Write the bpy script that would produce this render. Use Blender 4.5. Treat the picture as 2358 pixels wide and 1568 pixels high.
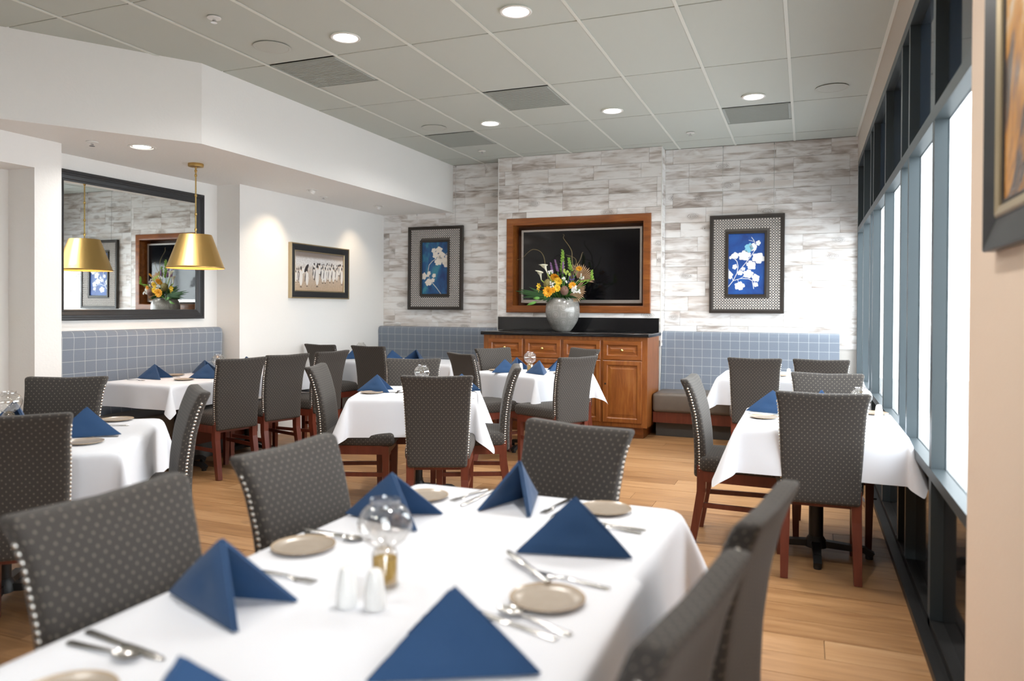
import bpy, math, random
import numpy as np
from mathutils import Vector, Matrix

random.seed(7)
for _o in list(bpy.data.objects):
    bpy.data.objects.remove(_o)
SC = bpy.context.scene
COL = SC.collection
PI = math.pi

# ------------------------------------------------------------------ camera, world, exposure
F_PX, YAW, PITCH, ROLL, CY = 1704.76, .377916, -.0091507, .0052702, 724.47
cp, sp, cw, sw = math.cos(PITCH), math.sin(PITCH), math.cos(YAW), math.sin(YAW)
_r = Vector((cw, sw, 0)); _f = Vector((-sw*cp, cw*cp, sp)); _u = _r.cross(_f)
_R = _r*math.cos(ROLL) + _u*math.sin(ROLL); _U = _u*math.cos(ROLL) - _r*math.sin(ROLL)
cam = bpy.data.objects.new('camera', bpy.data.cameras.new('camera')); COL.objects.link(cam)
cam.matrix_world = Matrix(((_R.x, _U.x, -_f.x, 0), (_R.y, _U.y, -_f.y, 0), (_R.z, _U.z, -_f.z, 1.37), (0, 0, 0, 1)))
cam.data.sensor_width = 36; cam.data.lens = F_PX/2358*36
cam.data.shift_y = -(784-CY)/2358
cam.data.clip_start = .05
cam.data.dof.use_dof = True; cam.data.dof.focus_distance = 5.6; cam.data.dof.aperture_fstop = 1.9
SC.camera = cam
SC.view_settings.view_transform = 'Standard'; SC.view_settings.look = 'None'
SC.view_settings.gamma = 1; SC.view_settings.use_curve_mapping = False
SC.view_settings.exposure = 0.10
SC.cycles.use_denoising = True
SC.cycles.max_bounces = 8; SC.cycles.diffuse_bounces = 5; SC.cycles.transparent_max_bounces = 12
SC.cycles.sample_clamp_indirect = 6.0
W_SKY, P_DOWN, P_SPOT, P_PEND = 9.5, 18.0, 24.0, 5.0
world = bpy.data.worlds.new('sky'); SC.world = world; world.use_nodes = True
world.node_tree.nodes['Background'].inputs[0].default_value = (.93, .97, 1.0, 1)
world.node_tree.nodes['Background'].inputs[1].default_value = W_SKY

# ------------------------------------------------------------------ materials
class NT:
    def __init__(s, name):
        s.m = bpy.data.materials.new(name); s.m.use_nodes = True
        s.t = s.m.node_tree; s.b = s.t.nodes['Principled BSDF']; s.out = s.t.nodes['Material Output']
    def n(s, typ, props=None, **ins):
        d = s.t.nodes.new(typ)
        for k, v in (props or {}).items(): setattr(d, k, v)
        for k, v in ins.items(): s.set(d, k, v)
        return d
    def set(s, d, k, v):
        k = k.replace('_', ' ') if isinstance(k, str) else k
        if isinstance(k, str) and k.startswith('i') and k[1:].isdigit(): k = int(k[1:])
        sock = d.inputs[k]
        if hasattr(v, 'is_linked') or isinstance(v, bpy.types.NodeSocket): s.t.links.new(v, sock)
        elif isinstance(v, bpy.types.Node): s.t.links.new(v.outputs[0], sock)
        else: sock.default_value = v
    def bs(s, **ins):
        for k, v in ins.items(): s.set(s.b, k, v)
        return s.m
    def math(s, op, a, b=None, c=None):
        d = s.n('ShaderNodeMath', {'operation': op}); s.set(d, 'i0', a)
        if b is not None: s.set(d, 'i1', b)
        if c is not None: s.set(d, 'i2', c)
        return d.outputs[0]
    def vm(s, op, a, b=None):
        d = s.n('ShaderNodeVectorMath', {'operation': op}); s.set(d, 'i0', a)
        if b is not None:
            if op == 'SCALE': d.inputs[3].default_value = b
            else: s.set(d, 'i1', b)
        return d.outputs[1] if op in ('LENGTH', 'DISTANCE') else d.outputs[0]
    def mix(s, fac, a, b):
        d = s.n('ShaderNodeMix', {'data_type': 'RGBA'})
        s.set(d, 'i0', fac); s.set(d, 'i6', a); s.set(d, 'i7', b)
        return d.outputs[2]
    def ramp(s, fac, stops):
        d = s.n('ShaderNodeValToRGB'); s.set(d, 'i0', fac); e = d.color_ramp.elements
        while len(e) < len(stops): e.new(.5)
        for x, (p, c) in zip(e, stops): x.position = p; x.color = c
        return d.outputs[0]
    def noise(s, vec, scale, detail=3, rough=.5, dist=0):
        d = s.n('ShaderNodeTexNoise', None, Scale=scale, Detail=detail, Roughness=rough, Distortion=dist)
        if vec is not None: s.set(d, 'Vector', vec)
        return d.outputs[0]
    def coord(s, k='Object'): return s.n('ShaderNodeTexCoord').outputs[k]
    def mapping(s, vec, scale=(1, 1, 1), loc=(0, 0, 0)):
        d = s.n('ShaderNodeMapping', None, Vector=vec, Scale=scale, Location=loc); return d.outputs[0]
    def bump(s, h, strength=.2, dist=.01):
        return s.n('ShaderNodeBump', None, Height=h, Strength=strength, Distance=dist).outputs[0]
    def rnd(s): return s.n('ShaderNodeObjectInfo').outputs['Random']

def C(r, g, b): return (r, g, b, 1)
def H(h):
    f = lambda v: (v/12.92 if v <= .04045 else ((v+.055)/1.055)**2.4)
    return tuple(f(int(h[i:i+2], 16)/255) for i in (0, 2, 4)) + (1,)
def plain(name, col, rough=.5, metal=0, **k):
    t = NT(name); return t.bs(Base_Color=col, Roughness=rough, Metallic=metal, **k)

M = {}
def wallpaint(name, col):
    t = NT(name); c = t.coord()
    return t.bs(Base_Color=col, Roughness=.75, Normal=t.bump(t.noise(c, 55, 3), .12, .01))
M['wall'] = wallpaint('white_wall_paint', C(.85, .84, .82))
M['peach'] = wallpaint('peach_wall_paint', C(.84, .68, .54))
M['beige'] = wallpaint('beige_header_paint', C(.56, .50, .44))
t = NT('ceiling_tile_board'); c = t.coord()
M['ctile'] = t.bs(Base_Color=C(.52, .55, .51), Roughness=.9, Normal=t.bump(t.noise(c, 160, 2), .08, .004))
M['tee'] = plain('ceiling_grid_metal', C(.70, .72, .67), .5)
M['cdark'] = plain('plenum_dark', C(.12, .12, .11), .9)
M['vent'] = plain('vent_mesh_grey', C(.40, .43, .405), .7)
M['whitem'] = plain('white_enamel', C(.8, .8, .78), .4)
M['speaker'] = plain('speaker_grille_grey', C(.50, .52, .48), .8)
def emis(name, col, s):
    t = NT(name); return t.bs(Base_Color=C(.8, .8, .8), Emission_Color=col, Emission_Strength=s)
M['lamp'] = emis('lamp_diffuser', C(1, .95, .86), 14)
M['chrome'] = plain('chrome', C(.75, .75, .76), .15, 1)
M['steel'] = plain('cutlery_steel', C(.66, .65, .63), .2, 1)

t = NT('wall_tile_print'); c = t.coord(); r = t.rnd()
sxy = t.n('ShaderNodeSeparateXYZ', None, Vector=c)
half = t.math('GREATER_THAN', sxy.outputs[2], .002)
off = t.n('ShaderNodeCombineXYZ', None, X=t.math('MULTIPLY', r, 37.), Y=t.math('MULTIPLY_ADD', half, 7.3, t.math('MULTIPLY', r, 91.)), Z=t.math('MULTIPLY', r, 53.)).outputs[0]
v = t.vm('ADD', c, off)
hr = t.n('ShaderNodeTexWhiteNoise', {'noise_dimensions': '2D'}, Vector=t.n('ShaderNodeCombineXYZ', None, X=t.math('MULTIPLY', r, 77.7), Y=half).outputs[0]).outputs[0]
cloud = t.noise(t.mapping(v, (1.4, 1, 5.5)), 2.4, 3, .55, .6)
grain = t.noise(t.mapping(v, (2.2, 1, 46)), 2.0, 5, .62, .5)
tone = t.math('ADD', cloud, t.math('MULTIPLY_ADD', grain, .26, t.math('MULTIPLY', hr, .22)))
base = t.ramp(tone, [(.46, H('9c9088')), (.59, H('c2bab4')), (.69, H('dcd8d5')), (.81, H('eeedec'))])
tanm = t.math('MULTIPLY', t.math('GREATER_THAN', hr, .72), t.ramp(t.noise(t.mapping(v, (1.2, 1, 4)), 1.6, 2, .5), [(.48, C(0, 0, 0)), (.62, C(1, 1, 1))]))
base = t.mix(t.math('MULTIPLY', tanm, .32), base, H('b39c88'))
smask = t.ramp(t.noise(t.mapping(v, (1.6, 1, 7)), 2.0, 2, .5), [(.55, C(0, 0, 0)), (.68, C(1, 1, 1))])
sl = t.ramp(t.noise(t.mapping(v, (1.5, 1, 38)), 2.6, 4, .6, .9), [(.34, C(1, 1, 1)), (.42, C(0, 0, 0))])
base = t.mix(t.math('MULTIPLY', t.math('MULTIPLY', smask, sl), .75), base, H('76695f'))
kx = t.math('MULTIPLY_ADD', t.math('FRACT', t.math('MULTIPLY', r, 17.)), .36, -.18); kz = t.math('MULTIPLY_ADD', t.math('FRACT', t.math('MULTIPLY', r, 29.)), .07, -.035)
kv = t.vm('MULTIPLY', t.vm('SUBTRACT', c, t.n('ShaderNodeCombineXYZ', None, X=kx, Z=kz).outputs[0]), (1, 0, 1.9))
kd = t.math('ADD', t.vm('LENGTH', kv), t.math('MULTIPLY_ADD', t.noise(v, 22, 3), .05, -.025))
krings = t.ramp(t.math('FRACT', t.math('MULTIPLY', kd, 62.)), [(.25, C(1, 1, 1)), (.6, C(.15, .15, .15))])
km = t.math('MULTIPLY', t.ramp(kd, [(.045, C(1, 1, 1)), (.085, C(0, 0, 0))]), t.math('GREATER_THAN', t.math('FRACT', t.math('MULTIPLY', r, 43.)), .80))
col = t.mix(t.math('MULTIPLY', t.math('MULTIPLY', km, krings), .72), base, H('5e524a'))
M['wtile'] = t.bs(Base_Color=col, Roughness=.42, Normal=t.bump(grain, .05, .003))
M['grout'] = plain('tile_grout', C(.48, .45, .42), .9)

t = NT('oak_plank'); c = t.coord(); r = t.rnd()
off = t.n('ShaderNodeCombineXYZ', None, X=t.math('MULTIPLY', r, 61.), Y=t.math('MULTIPLY', r, 29.), Z=r).outputs[0]
v = t.vm('ADD', c, off)
g1 = t.noise(t.mapping(v, (1.1, 14, 1)), 1.9, 5, .6, .8)
g2 = t.noise(t.mapping(v, (2.2, 60, 1)), 2.4, 3, .6)
s1 = t.math('ADD', t.math('MULTIPLY', g1, .75), t.math('MULTIPLY', r, .28))
base = t.ramp(s1, [(.25, H('855c39')), (.43, H('9c734b')), (.60, H('b0865c')), (.78, H('be976e'))])
kn = t.ramp(t.noise(t.mapping(v, (2.2, 9, 1)), 1.5, 2, .5), [(.66, C(0, 0, 0)), (.76, C(1, 1, 1))])
col = t.mix(t.math('MULTIPLY', kn, .45), t.mix(t.math('MULTIPLY', t.math('SUBTRACT', g2, .35), .5), base, H('8a6038')), H('63452d'))
M['oak'] = t.bs(Base_Color=col, Roughness=t.math('MULTIPLY_ADD', g1, .2, .33), Normal=t.bump(g2, .06, .002))
M['seam'] = plain('floor_seam', C(.12, .07, .04), .8)

def fabric(name, base, dot, s=.031, rad=.12):
    t = NT(name); uv = t.coord('UV')
    def lat(o):
        w = t.vm('ADD', t.vm('SCALE', uv, 1/s), o)
        return t.vm('LENGTH', t.vm('SUBTRACT', t.vm('FRACTION', w), (.5, .5, 0)))
    d = t.math('MINIMUM', lat((10, 10, 0)), lat((10.5, 10.5, 0)))
    f = t.ramp(d, [(rad*.75, C(1, 1, 1)), (rad*1.35, C(0, 0, 0))])
    nz = t.noise(t.vm('SCALE', uv, 700), 1, 2)
    b2 = t.mix(nz, tuple(x*.7 for x in base[:3])+(1,), tuple(x*1.35 for x in base[:3])+(1,))
    return t.bs(Base_Color=t.mix(f, b2, dot), Roughness=.82, Sheen_Weight=.09, Sheen_Roughness=.5, Normal=t.bump(nz, .1, .001))
M['chairfab'] = fabric('charcoal_dotted_fabric', C(.037, .0315, .0275), C(.150, .130, .105), .030, .095)
t = NT('mahogany_stain'); c = t.coord(); g = t.noise(t.mapping(c, (14, 14, 1.5)), 3, 3)
M['mahog'] = t.bs(Base_Color=t.mix(g, C(.085, .017, .010), C(.19, .045, .024)), Roughness=.32)
M['nail'] = plain('pewter_nail', C(.72, .71, .68), .25, 1)
t = NT('plaid_upholstery'); uv = t.coord('UV'); sx = t.n('ShaderNodeSeparateXYZ', None, Vector=uv)
def ln(a, p, w): return t.math('LESS_THAN', t.math('ABSOLUTE', t.math('SUBTRACT', t.math('FRACT', t.math('ADD', t.math('DIVIDE', a, p), 50.0)), .5)), w/p/2)
L1 = t.math('MAXIMUM', ln(sx.outputs[0], .100, .0034), ln(sx.outputs[1], .096, .0034))
weave = t.noise(t.mapping(uv, (90, 900, 1)), 1, 2); weave2 = t.noise(t.mapping(uv, (900, 90, 1)), 1, 2)
b = t.mix(t.math('ADD', t.math('MULTIPLY', weave, .5), t.math('MULTIPLY', weave2, .5)), C(.115, .14, .18), C(.24, .275, .335))
M['plaid'] = t.bs(Base_Color=t.mix(t.math('MULTIPLY', L1, .7), b, C(.55, .57, .58)), Roughness=.85, Sheen_Weight=.2)
t = NT('taupe_vinyl'); c = t.coord(); g = t.noise(c, 9, 3)
M['vinyl'] = t.bs(Base_Color=t.mix(g, C(.115, .095, .078), C(.17, .145, .12)), Roughness=.4)
M['basegrey'] = plain('banquette_base_grey', C(.10, .10, .095), .6)
t = NT('white_linen'); uv = t.coord('UV'); g = t.noise(t.vm('SCALE', uv, 260), 1, 2); g2 = t.noise(t.vm('SCALE', uv, 5), 1, 3)
M['linen'] = t.bs(Base_Color=C(.765, .785, .84), Roughness=.8, Sheen_Weight=.1, Normal=t.bump(t.math('ADD', t.math('MULTIPLY', g, .05), g2), .22, .012))
t = NT('navy_napkin_cloth'); c = t.coord(); g = t.noise(t.vm('SCALE', c, 420), 1, 2)
M['navy'] = t.bs(Base_Color=t.mix(g, C(.007, .040, .115), C(.012, .064, .17)), Roughness=.8, Sheen_Weight=.15, Normal=t.bump(g, .06, .001))
t = NT('stoneware_taupe'); c = t.coord(); g = t.noise(c, 40, 4); ra = t.vm('LENGTH', t.vm('MULTIPLY', c, (1, 1, 0)))
rim = t.ramp(ra, [(.0735, C(0, 0, 0)), (.0775, C(1, 1, 1))])
M['plate'] = t.bs(Base_Color=t.mix(rim, t.mix(g, C(.36, .30, .24), C(.45, .385, .315)), C(.46, .33, .2)), Roughness=.22)
M['porcelain'] = plain('white_porcelain', C(.85, .85, .84), .2)
def clear(name, tint, f0=1.45):
    t = NT(name); lw = t.n('ShaderNodeLayerWeight', None, Blend=.5).outputs['Facing']
    fr = t.math('MULTIPLY_ADD', t.math('POWER', lw, 4.0), .85, f0)
    tr = t.n('ShaderNodeBsdfTransparent', None, Color=tint); gl = t.n('ShaderNodeBsdfGlossy', None, Roughness=.02)
    mx = t.n('ShaderNodeMixShader'); t.set(mx, 'i0', fr); t.set(mx, 'i1', tr); t.set(mx, 'i2', gl)
    t.t.links.new(mx.outputs[0], t.out.inputs[0]); return t.m
M['glass'] = clear('clear_glass', C(.96, .95, .93), .24)
M['oil'] = plain('amber_lamp_oil', C(.80, .56, .16), .08, 0, Transmission_Weight=.55, IOR=1.3)
M['pane'] = clear('window_glass', C(.97, .985, .99), .03)
M['spandrel'] = plain('dark_spandrel_glass', C(.012, .012, .013), .06, 0, IOR=1.5)
M['transomg'] = plain('tinted_transom_glass', C(.022, .036, .060), .05, 0, IOR=1.7)
M['mullion'] = plain('slate_blue_aluminium', C(.062, .080, .090), .38, .3)
M['blackm'] = plain('black_cast_iron', C(.012, .012, .012), .45)
M['darkwood'] = plain('dark_table_wood', C(.05, .02, .014), .4)
t = NT('cherry_cabinet_wood'); c = t.coord(); g = t.noise(t.mapping(c, (9, 9, 1.3)), 2.2, 5, .6, .7)
M['cherry'] = t.bs(Base_Color=t.ramp(g, [(.25, H('6c3b17')), (.5, H('8a5024')), (.75, H('a36a34'))]), Roughness=.3)
t = NT('cherry_wood_horizontal'); c = t.coord(); g = t.noise(t.mapping(c, (1.3, 9, 9)), 2.2, 5, .6, .7)
M['cherryh'] = t.bs(Base_Color=t.ramp(g, [(.25, H('673815')), (.5, H('854b20')), (.75, H('9c622e'))]), Roughness=.3)
M['granite'] = plain('black_granite', C(.008, .008, .009), .12)
M['brass'] = plain('antique_brass', C(.60, .42, .16), .25, 1)
t = NT('brushed_brass'); c = t.coord(); an = t.n('ShaderNodeTexCoord').outputs['UV']
g = t.noise(t.mapping(an, (260, 2, 1)), 1, 2)
M['brush'] = t.bs(Base_Color=C(.54, .36, .13), Metallic=1, Roughness=t.math('MULTIPLY_ADD', g, .22, .22), Anisotropic=.7)
M['shadein'] = plain('shade_lining', C(.75, .45, .14), .5, .3)
M['charf'] = plain('charcoal_frame_paint', C(.022, .023, .026), .35)
M['espresso'] = plain('espresso_frame', C(.022, .016, .012), .45)
M['goldf'] = plain('champagne_gilt', C(.52, .42, .27), .35, .8)
M['mirror'] = plain('silvered_mirror', C(.90, .93, .92), .0, 1)
M['stud'] = plain('pewter_mosaic', C(.66, .62, .585), .35, .15)
M['statback'] = plain('mosaic_backing', C(.10, .09, .082), .5, .2)
M['studhi'] = plain('pewter_studs', C(.92, .91, .90), .3, .0)
M['screen'] = plain('black_tv_screen', C(.004, .004, .005), .08)
M['silver'] = plain('tv_silver_bezel', C(.50, .46, .43), .32, .8)
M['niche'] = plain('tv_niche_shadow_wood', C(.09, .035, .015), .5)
t = NT('cyanotype_blue'); c = t.coord(); g = t.noise(c, 5, 4, .6, .4)
M['cyan1'] = t.bs(Base_Color=t.ramp(g, [(.3, C(.008, .04, .20)), (.6, C(.014, .085, .34)), (.8, C(.02, .13, .42))]), Roughness=.4)
t = NT('cyanotype_teal'); c = t.coord(); g = t.noise(t.mapping(c, (6, 1, 2.4), (3, 0, 1)), 1.5, 4, .6, .6)
M['cyan2'] = t.bs(Base_Color=t.ramp(g, [(.35, C(.006, .03, .14)), (.55, C(.010, .10, .25)), (.7, C(.045, .25, .33))]), Roughness=.4)
M['leafw'] = plain('print_white', C(.82, .84, .84), .5)
M['leafc'] = plain('print_pale_cyan', C(.22, .55, .72), .5)
M['leafk'] = plain('print_cream', C(.80, .74, .66), .5)
M['pw'] = plain('print_warm_white', C(.85, .80, .75), .5)
M['pk'] = plain('print_black', C(.05, .04, .04), .5)
M['po'] = plain('print_tan', C(.55, .36, .2), .5)
t = NT('print_field'); c = t.coord(); g = t.noise(c, 60, 4); sep = t.n('ShaderNodeSeparateXYZ', None, Vector=c)
z = sep.outputs[2]
M['pfield'] = t.bs(Base_Color=t.mix(t.math('MULTIPLY', t.math('SUBTRACT', g, .3), .9), t.ramp(t.math('MULTIPLY_ADD', z, 2.0, .5), [(.0, C(.5, .36, .24)), (.28, C(.62, .48, .36)), (.55, C(.75, .66, .58)), (.66, C(.86, .84, .82)), (.78, C(.8, .78, .77)), (.84, C(.32, .26, .23)), (1, C(.16, .15, .17))]), C(.25, .18, .13)), Roughness=.4)
t = NT('abstract_canvas'); c = t.coord(); w = t.noise(t.mapping(c, (1, 1, .6)), 3.2, 5, .6, 1.2)
M['canvas'] = t.bs(Base_Color=t.ramp(w, [(.30, C(.06, .05, .045)), (.40, C(.16, .12, .10)), (.44, C(.60, .27, .06)), (.52, C(.78, .42, .13)), (.57, C(.82, .68, .50)), (.72, C(.92, .80, .64))]), Roughness=.25)
t = NT('vase_glaze'); uv = t.coord('UV'); sc = t.mapping(uv, (13, 11.5, 1)); fr = t.vm('SUBTRACT', t.vm('FRACTION', sc), (.5, .5, 0))
d = t.vm('LENGTH', fr); ab = t.n('ShaderNodeSeparateXYZ', None, Vector=t.vm('ABSOLUTE', fr)); sq = t.math('MAXIMUM', ab.outputs[0], ab.outputs[1])
par = t.n('ShaderNodeTexChecker', None, Vector=uv, Scale=1.0); t.set(par, 'Vector', t.n('ShaderNodeVectorMath', {'operation': 'ADD'}, i0=sc, i1=(0, 0, .5)).outputs[0])
par.inputs['Color1'].default_value = C(1, 1, 1); par.inputs['Color2'].default_value = C(0, 0, 0)
ring = t.math('MAXIMUM', t.math('LESS_THAN', t.math('ABSOLUTE', t.math('SUBTRACT', d, .40)), .035), t.math('LESS_THAN', d, .24))
sqr = t.math('LESS_THAN', t.math('ABSOLUTE', t.math('SUBTRACT', sq, .27)), .03)
f = t.mix(par.outputs[1], ring, sqr)
M['vase'] = t.bs(Base_Color=t.mix(t.math('MULTIPLY', f, .55), C(.25, .243, .228), C(.40, .39, .365)), Roughness=.18, Metallic=.1, Normal=t.bump(f, .35, .004))
M['switch'] = plain('ivory_switch_plate', C(.72, .62, .40), .4)
M['concrete'] = plain('outdoor_concrete', C(.5, .5, .5), .9)
for nm, col in dict(leafg=(.018, .07, .015), leaf2=(.10, .26, .04), bell=(.30, .50, .08), yellow=(.90, .60, .04), orange=(.85, .40, .015), purple=(.26, .11, .30), calla=(.80, .78, .62),
                    whitef=(.80, .80, .76), tan=(.56, .38, .235), twig=(.16, .12, .05), banksia=(.16, .085, .06), protea=(.20, .17, .05), violet=(.10, .07, .20), callag=(.38, .48, .10)).items():
    M[nm] = plain('bloom_'+nm, C(*col), .6)

# ------------------------------------------------------------------ mesh helpers
class MB:
    def __init__(s): s.v = []; s.f = []; s.uv = []; s.m = []
    def add(s, vs, fs, m=0, uv=None):
        o = len(s.v); s.v += [tuple(p) for p in vs]
        for k, f in enumerate(fs):
            s.f.append([i+o for i in f]); s.m.append(m)
            s.uv.append([uv[i] for i in f] if uv else None)
        return s
    def box(s, x0, x1, y0, y1, z0, z1, m=0):
        vs = [(x, y, z) for z in (z0, z1) for y in (y0, y1) for x in (x0, x1)]
        return s.add(vs, [(0, 2, 3, 1), (4, 5, 7, 6), (0, 1, 5, 4), (2, 6, 7, 3), (0, 4, 6, 2), (1, 3, 7, 5)], m)
    def bar(s, a, b, wx, wy, m=0, ex=None, up=None):            # tapered square bar a->b, half sizes wx,wy (start), ex (end scale)
        a, b = Vector(a), Vector(b); d = (b-a).normalized()
        u = Vector(up) if up else (Vector((1, 0, 0)) if abs(d.x) < .9 else Vector((0, 1, 0)))
        w = d.cross(u).normalized(); u = w.cross(d).normalized(); k = ex or 1
        vs = [a + u*x*wx + w*y*wy for x, y in ((-1, -1), (1, -1), (1, 1), (-1, 1))] + [b + u*x*wx*k + w*y*wy*k for x, y in ((-1, -1), (1, -1), (1, 1), (-1, 1))]
        return s.add(vs, [(3, 2, 1, 0), (4, 5, 6, 7), (0, 1, 5, 4), (1, 2, 6, 5), (2, 3, 7, 6), (3, 0, 4, 7)], m)
    def soft(s, c, h, r, n=4, fn=None, m=0, nmid=(2, 2, 2)):     # rounded box with optional bend fn(p)->p ; uv in metres
        axes = []
        for i in range(3):
            t_ = [math.sin((j/n)*PI/2) for j in range(n+1)]
            e = [-h[i] + r*(1-math.cos(j/n*PI/2)) for j in range(n)]
            mid = [-(h[i]-r) + 2*(h[i]-r)*j/nmid[i] for j in range(nmid[i]+1)]
            axes.append(e + mid + [-x for x in reversed(e)])
        def P(p):
            q = [max(-(h[i]-r), min(h[i]-r, p[i])) for i in range(3)]
            d = Vector(p) - Vector(q); L = d.length
            p2 = Vector(q) + (d/L*r if L > 1e-9 else d)
            return p2
        for ax in range(3):
            a, b = [(1, 2), (0, 2), (0, 1)][ax]
            for sg in (-1, 1):
                A, B = axes[a], axes[b]; vs = []; uv = []
                for x in A:
                    for y in B:
                        p = [0, 0, 0]; p[ax] = sg*h[ax]; p[a] = x; p[b] = y
                        q = P(p); uv.append((q[a], q[b]))
                        w = Vector(c)+q
                        vs.append(fn(w) if fn else w)
                fs = []
                for i in range(len(A)-1):
                    for j in range(len(B)-1):
                        k = i*len(B)+j; f = (k, k+len(B), k+len(B)+1, k+1)
                        flip = (sg > 0) == (ax == 1)
                        fs.append(f[::-1] if flip else f)
                s.add(vs, fs, m, uv)
        return s
    def lathe(s, prof, seg=24, c=(0, 0, 0), m=0, cap=True):
        vs = []; uv = []
        Ls = [0]
        for i in range(1, len(prof)): Ls.append(Ls[-1]+math.dist(prof[i], prof[i-1]))
        for k, (r, z) in enumerate(prof):
            for i in range(seg+1):
                a = 2*PI*i/seg; vs.append((c[0]+r*math.cos(a), c[1]+r*math.sin(a), c[2]+z)); uv.append((i/seg, Ls[k]/max(Ls[-1], 1e-6)))
        n = seg+1; fs = [(k*n+i, k*n+i+1, (k+1)*n+i+1, (k+1)*n+i) for k in range(len(prof)-1) for i in range(seg)]
        s.add(vs, fs, m, uv)
        if cap:
            for k, rev in ((0, True), (len(prof)-1, False)):
                if prof[k][0] > 1e-5:
                    f = list(range(k*n, k*n+seg)); off = len(s.v)-len(vs)
                    s.f.append([i+off for i in (f[::-1] if rev else f)]); s.m.append(m); s.uv.append([uv[i] for i in f])
        return s
    def tube(s, pts, rad, seg=6, m=0):
        pts = [Vector(p) for p in pts]; n = len(pts); vs = []
        for i, p in enumerate(pts):
            d = (pts[min(i+1, n-1)]-pts[max(i-1, 0)]).normalized()
            u = d.cross(Vector((.13, .27, .95))).normalized(); w = d.cross(u)
            r = rad[i] if isinstance(rad, (list, tuple)) else rad
            vs += [p + (u*math.cos(2*PI*k/seg)+w*math.sin(2*PI*k/seg))*r for k in range(seg)]
        fs = [(i*seg+k, i*seg+(k+1) % seg, (i+1)*seg+(k+1) % seg, (i+1)*seg+k) for i in range(n-1) for k in range(seg)]
        fs += [tuple(range(seg))[::-1], tuple(range((n-1)*seg, n*seg))]
        return s.add(vs, fs, m)
    def prism(s, poly, y0, y1, m=0):                             # poly in x,z ; extruded along y
        n = len(poly); vs = [(x, y0, z) for x, z in poly] + [(x, y1, z) for x, z in poly]
        return s.add(vs, [tuple(range(n)), tuple(range(2*n-1, n-1, -1))] + [(i, i+n, (i+1) % n+n, (i+1) % n) for i in range(n)], m)
    def prismz(s, poly, z0, z1, m=0):
        n = len(poly); vs = [(x, y, z0) for x, y in poly] + [(x, y, z1) for x, y in poly]
        return s.add(vs, [tuple(range(n))[::-1], tuple(range(n, 2*n))] + [(i, (i+1) % n, (i+1) % n+n, i+n) for i in range(n)], m)
    def frame(s, w, h, prof, m=0, c=(0, 0)):                     # picture-frame moulding; prof = [(inset, depth)], front is -y
        loops = []
        for a, d in prof:
            x, z = w/2-a, h/2-a
            loops.append([(c[0]-x, -d, c[1]-z), (c[0]+x, -d, c[1]-z), (c[0]+x, -d, c[1]+z), (c[0]-x, -d, c[1]+z)])
        for k in range(4):
            vs = []
            for L in loops: vs += [L[k], L[(k+1) % 4]]
            s.add(vs, [(2*i, 2*i+1, 2*i+3, 2*i+2) for i in range(len(prof)-1)], m)
        return s
    def data(s, name, mats, smooth=40):
        me = bpy.data.meshes.new(name); me.from_pydata(s.v, [], s.f)
        for x in (mats if isinstance(mats, (list, tuple)) else [mats]): me.materials.append(x)
        me.polygons.foreach_set('material_index', s.m)
        if any(u for u in s.uv):
            ul = me.uv_layers.new(name='UVMap'); flat = []
            for f, u in zip(s.f, s.uv):
                for i in range(len(f)): flat += list(u[i]) if u else [0, 0]
            ul.data.foreach_set('uv', flat)
        me.validate(); me.update()
        if smooth:
            me.polygons.foreach_set('use_smooth', [True]*len(me.polygons))
            try: me.set_sharp_from_angle(angle=math.radians(smooth))
            except Exception: pass
        return me
    def build(s, name, mats, parent=None, loc=(0, 0, 0), rotz=0, smooth=40):
        return put(name, s.data(name, mats, smooth), parent, loc, rotz)

def weld(me, d=1e-5):
    import bmesh
    b = bmesh.new(); b.from_mesh(me); bmesh.ops.remove_doubles(b, verts=b.verts, dist=d); bmesh.ops.recalc_face_normals(b, faces=b.faces); b.to_mesh(me); b.free(); return me
def put(name, me, parent=None, loc=(0, 0, 0), rotz=0):
    o = bpy.data.objects.new(name, me); COL.objects.link(o); o.location = loc; o.rotation_euler = (0, 0, rotz)
    if parent: o.parent = parent
    return o
def empty(name, loc=(0, 0, 0), rotz=0, label=None, cat=None, group=None, kind=None):
    o = bpy.data.objects.new(name, None); COL.objects.link(o); o.location = loc; o.rotation_euler = (0, 0, rotz); o.empty_display_size = .1
    return tag(o, label, cat, group, kind)
def tag(o, label=None, cat=None, group=None, kind=None):
    for k, v in (('label', label), ('category', cat), ('group', group), ('kind', kind)):
        if v: o[k] = v
    return o
KIDS = {}
def dup(root, loc, rotz, label=None, group=None):
    def cpy(o, parent):
        c = o.copy(); COL.objects.link(c); c.parent = parent
        for ch in kids(o): cpy(ch, c)
        return c
    r = cpy(root, None); r.location = loc; r.rotation_euler = (0, 0, rotz)
    if label: r['label'] = label
    if group: r['group'] = group
    return r
def kids(o):
    return [x for x in bpy.data.objects if x.parent == o] if o.name not in KIDS else KIDS[o.name]
def rad(d): return d*PI/180
def dirv(h): return Vector((math.cos(rad(h)), math.sin(rad(h)), 0))
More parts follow.
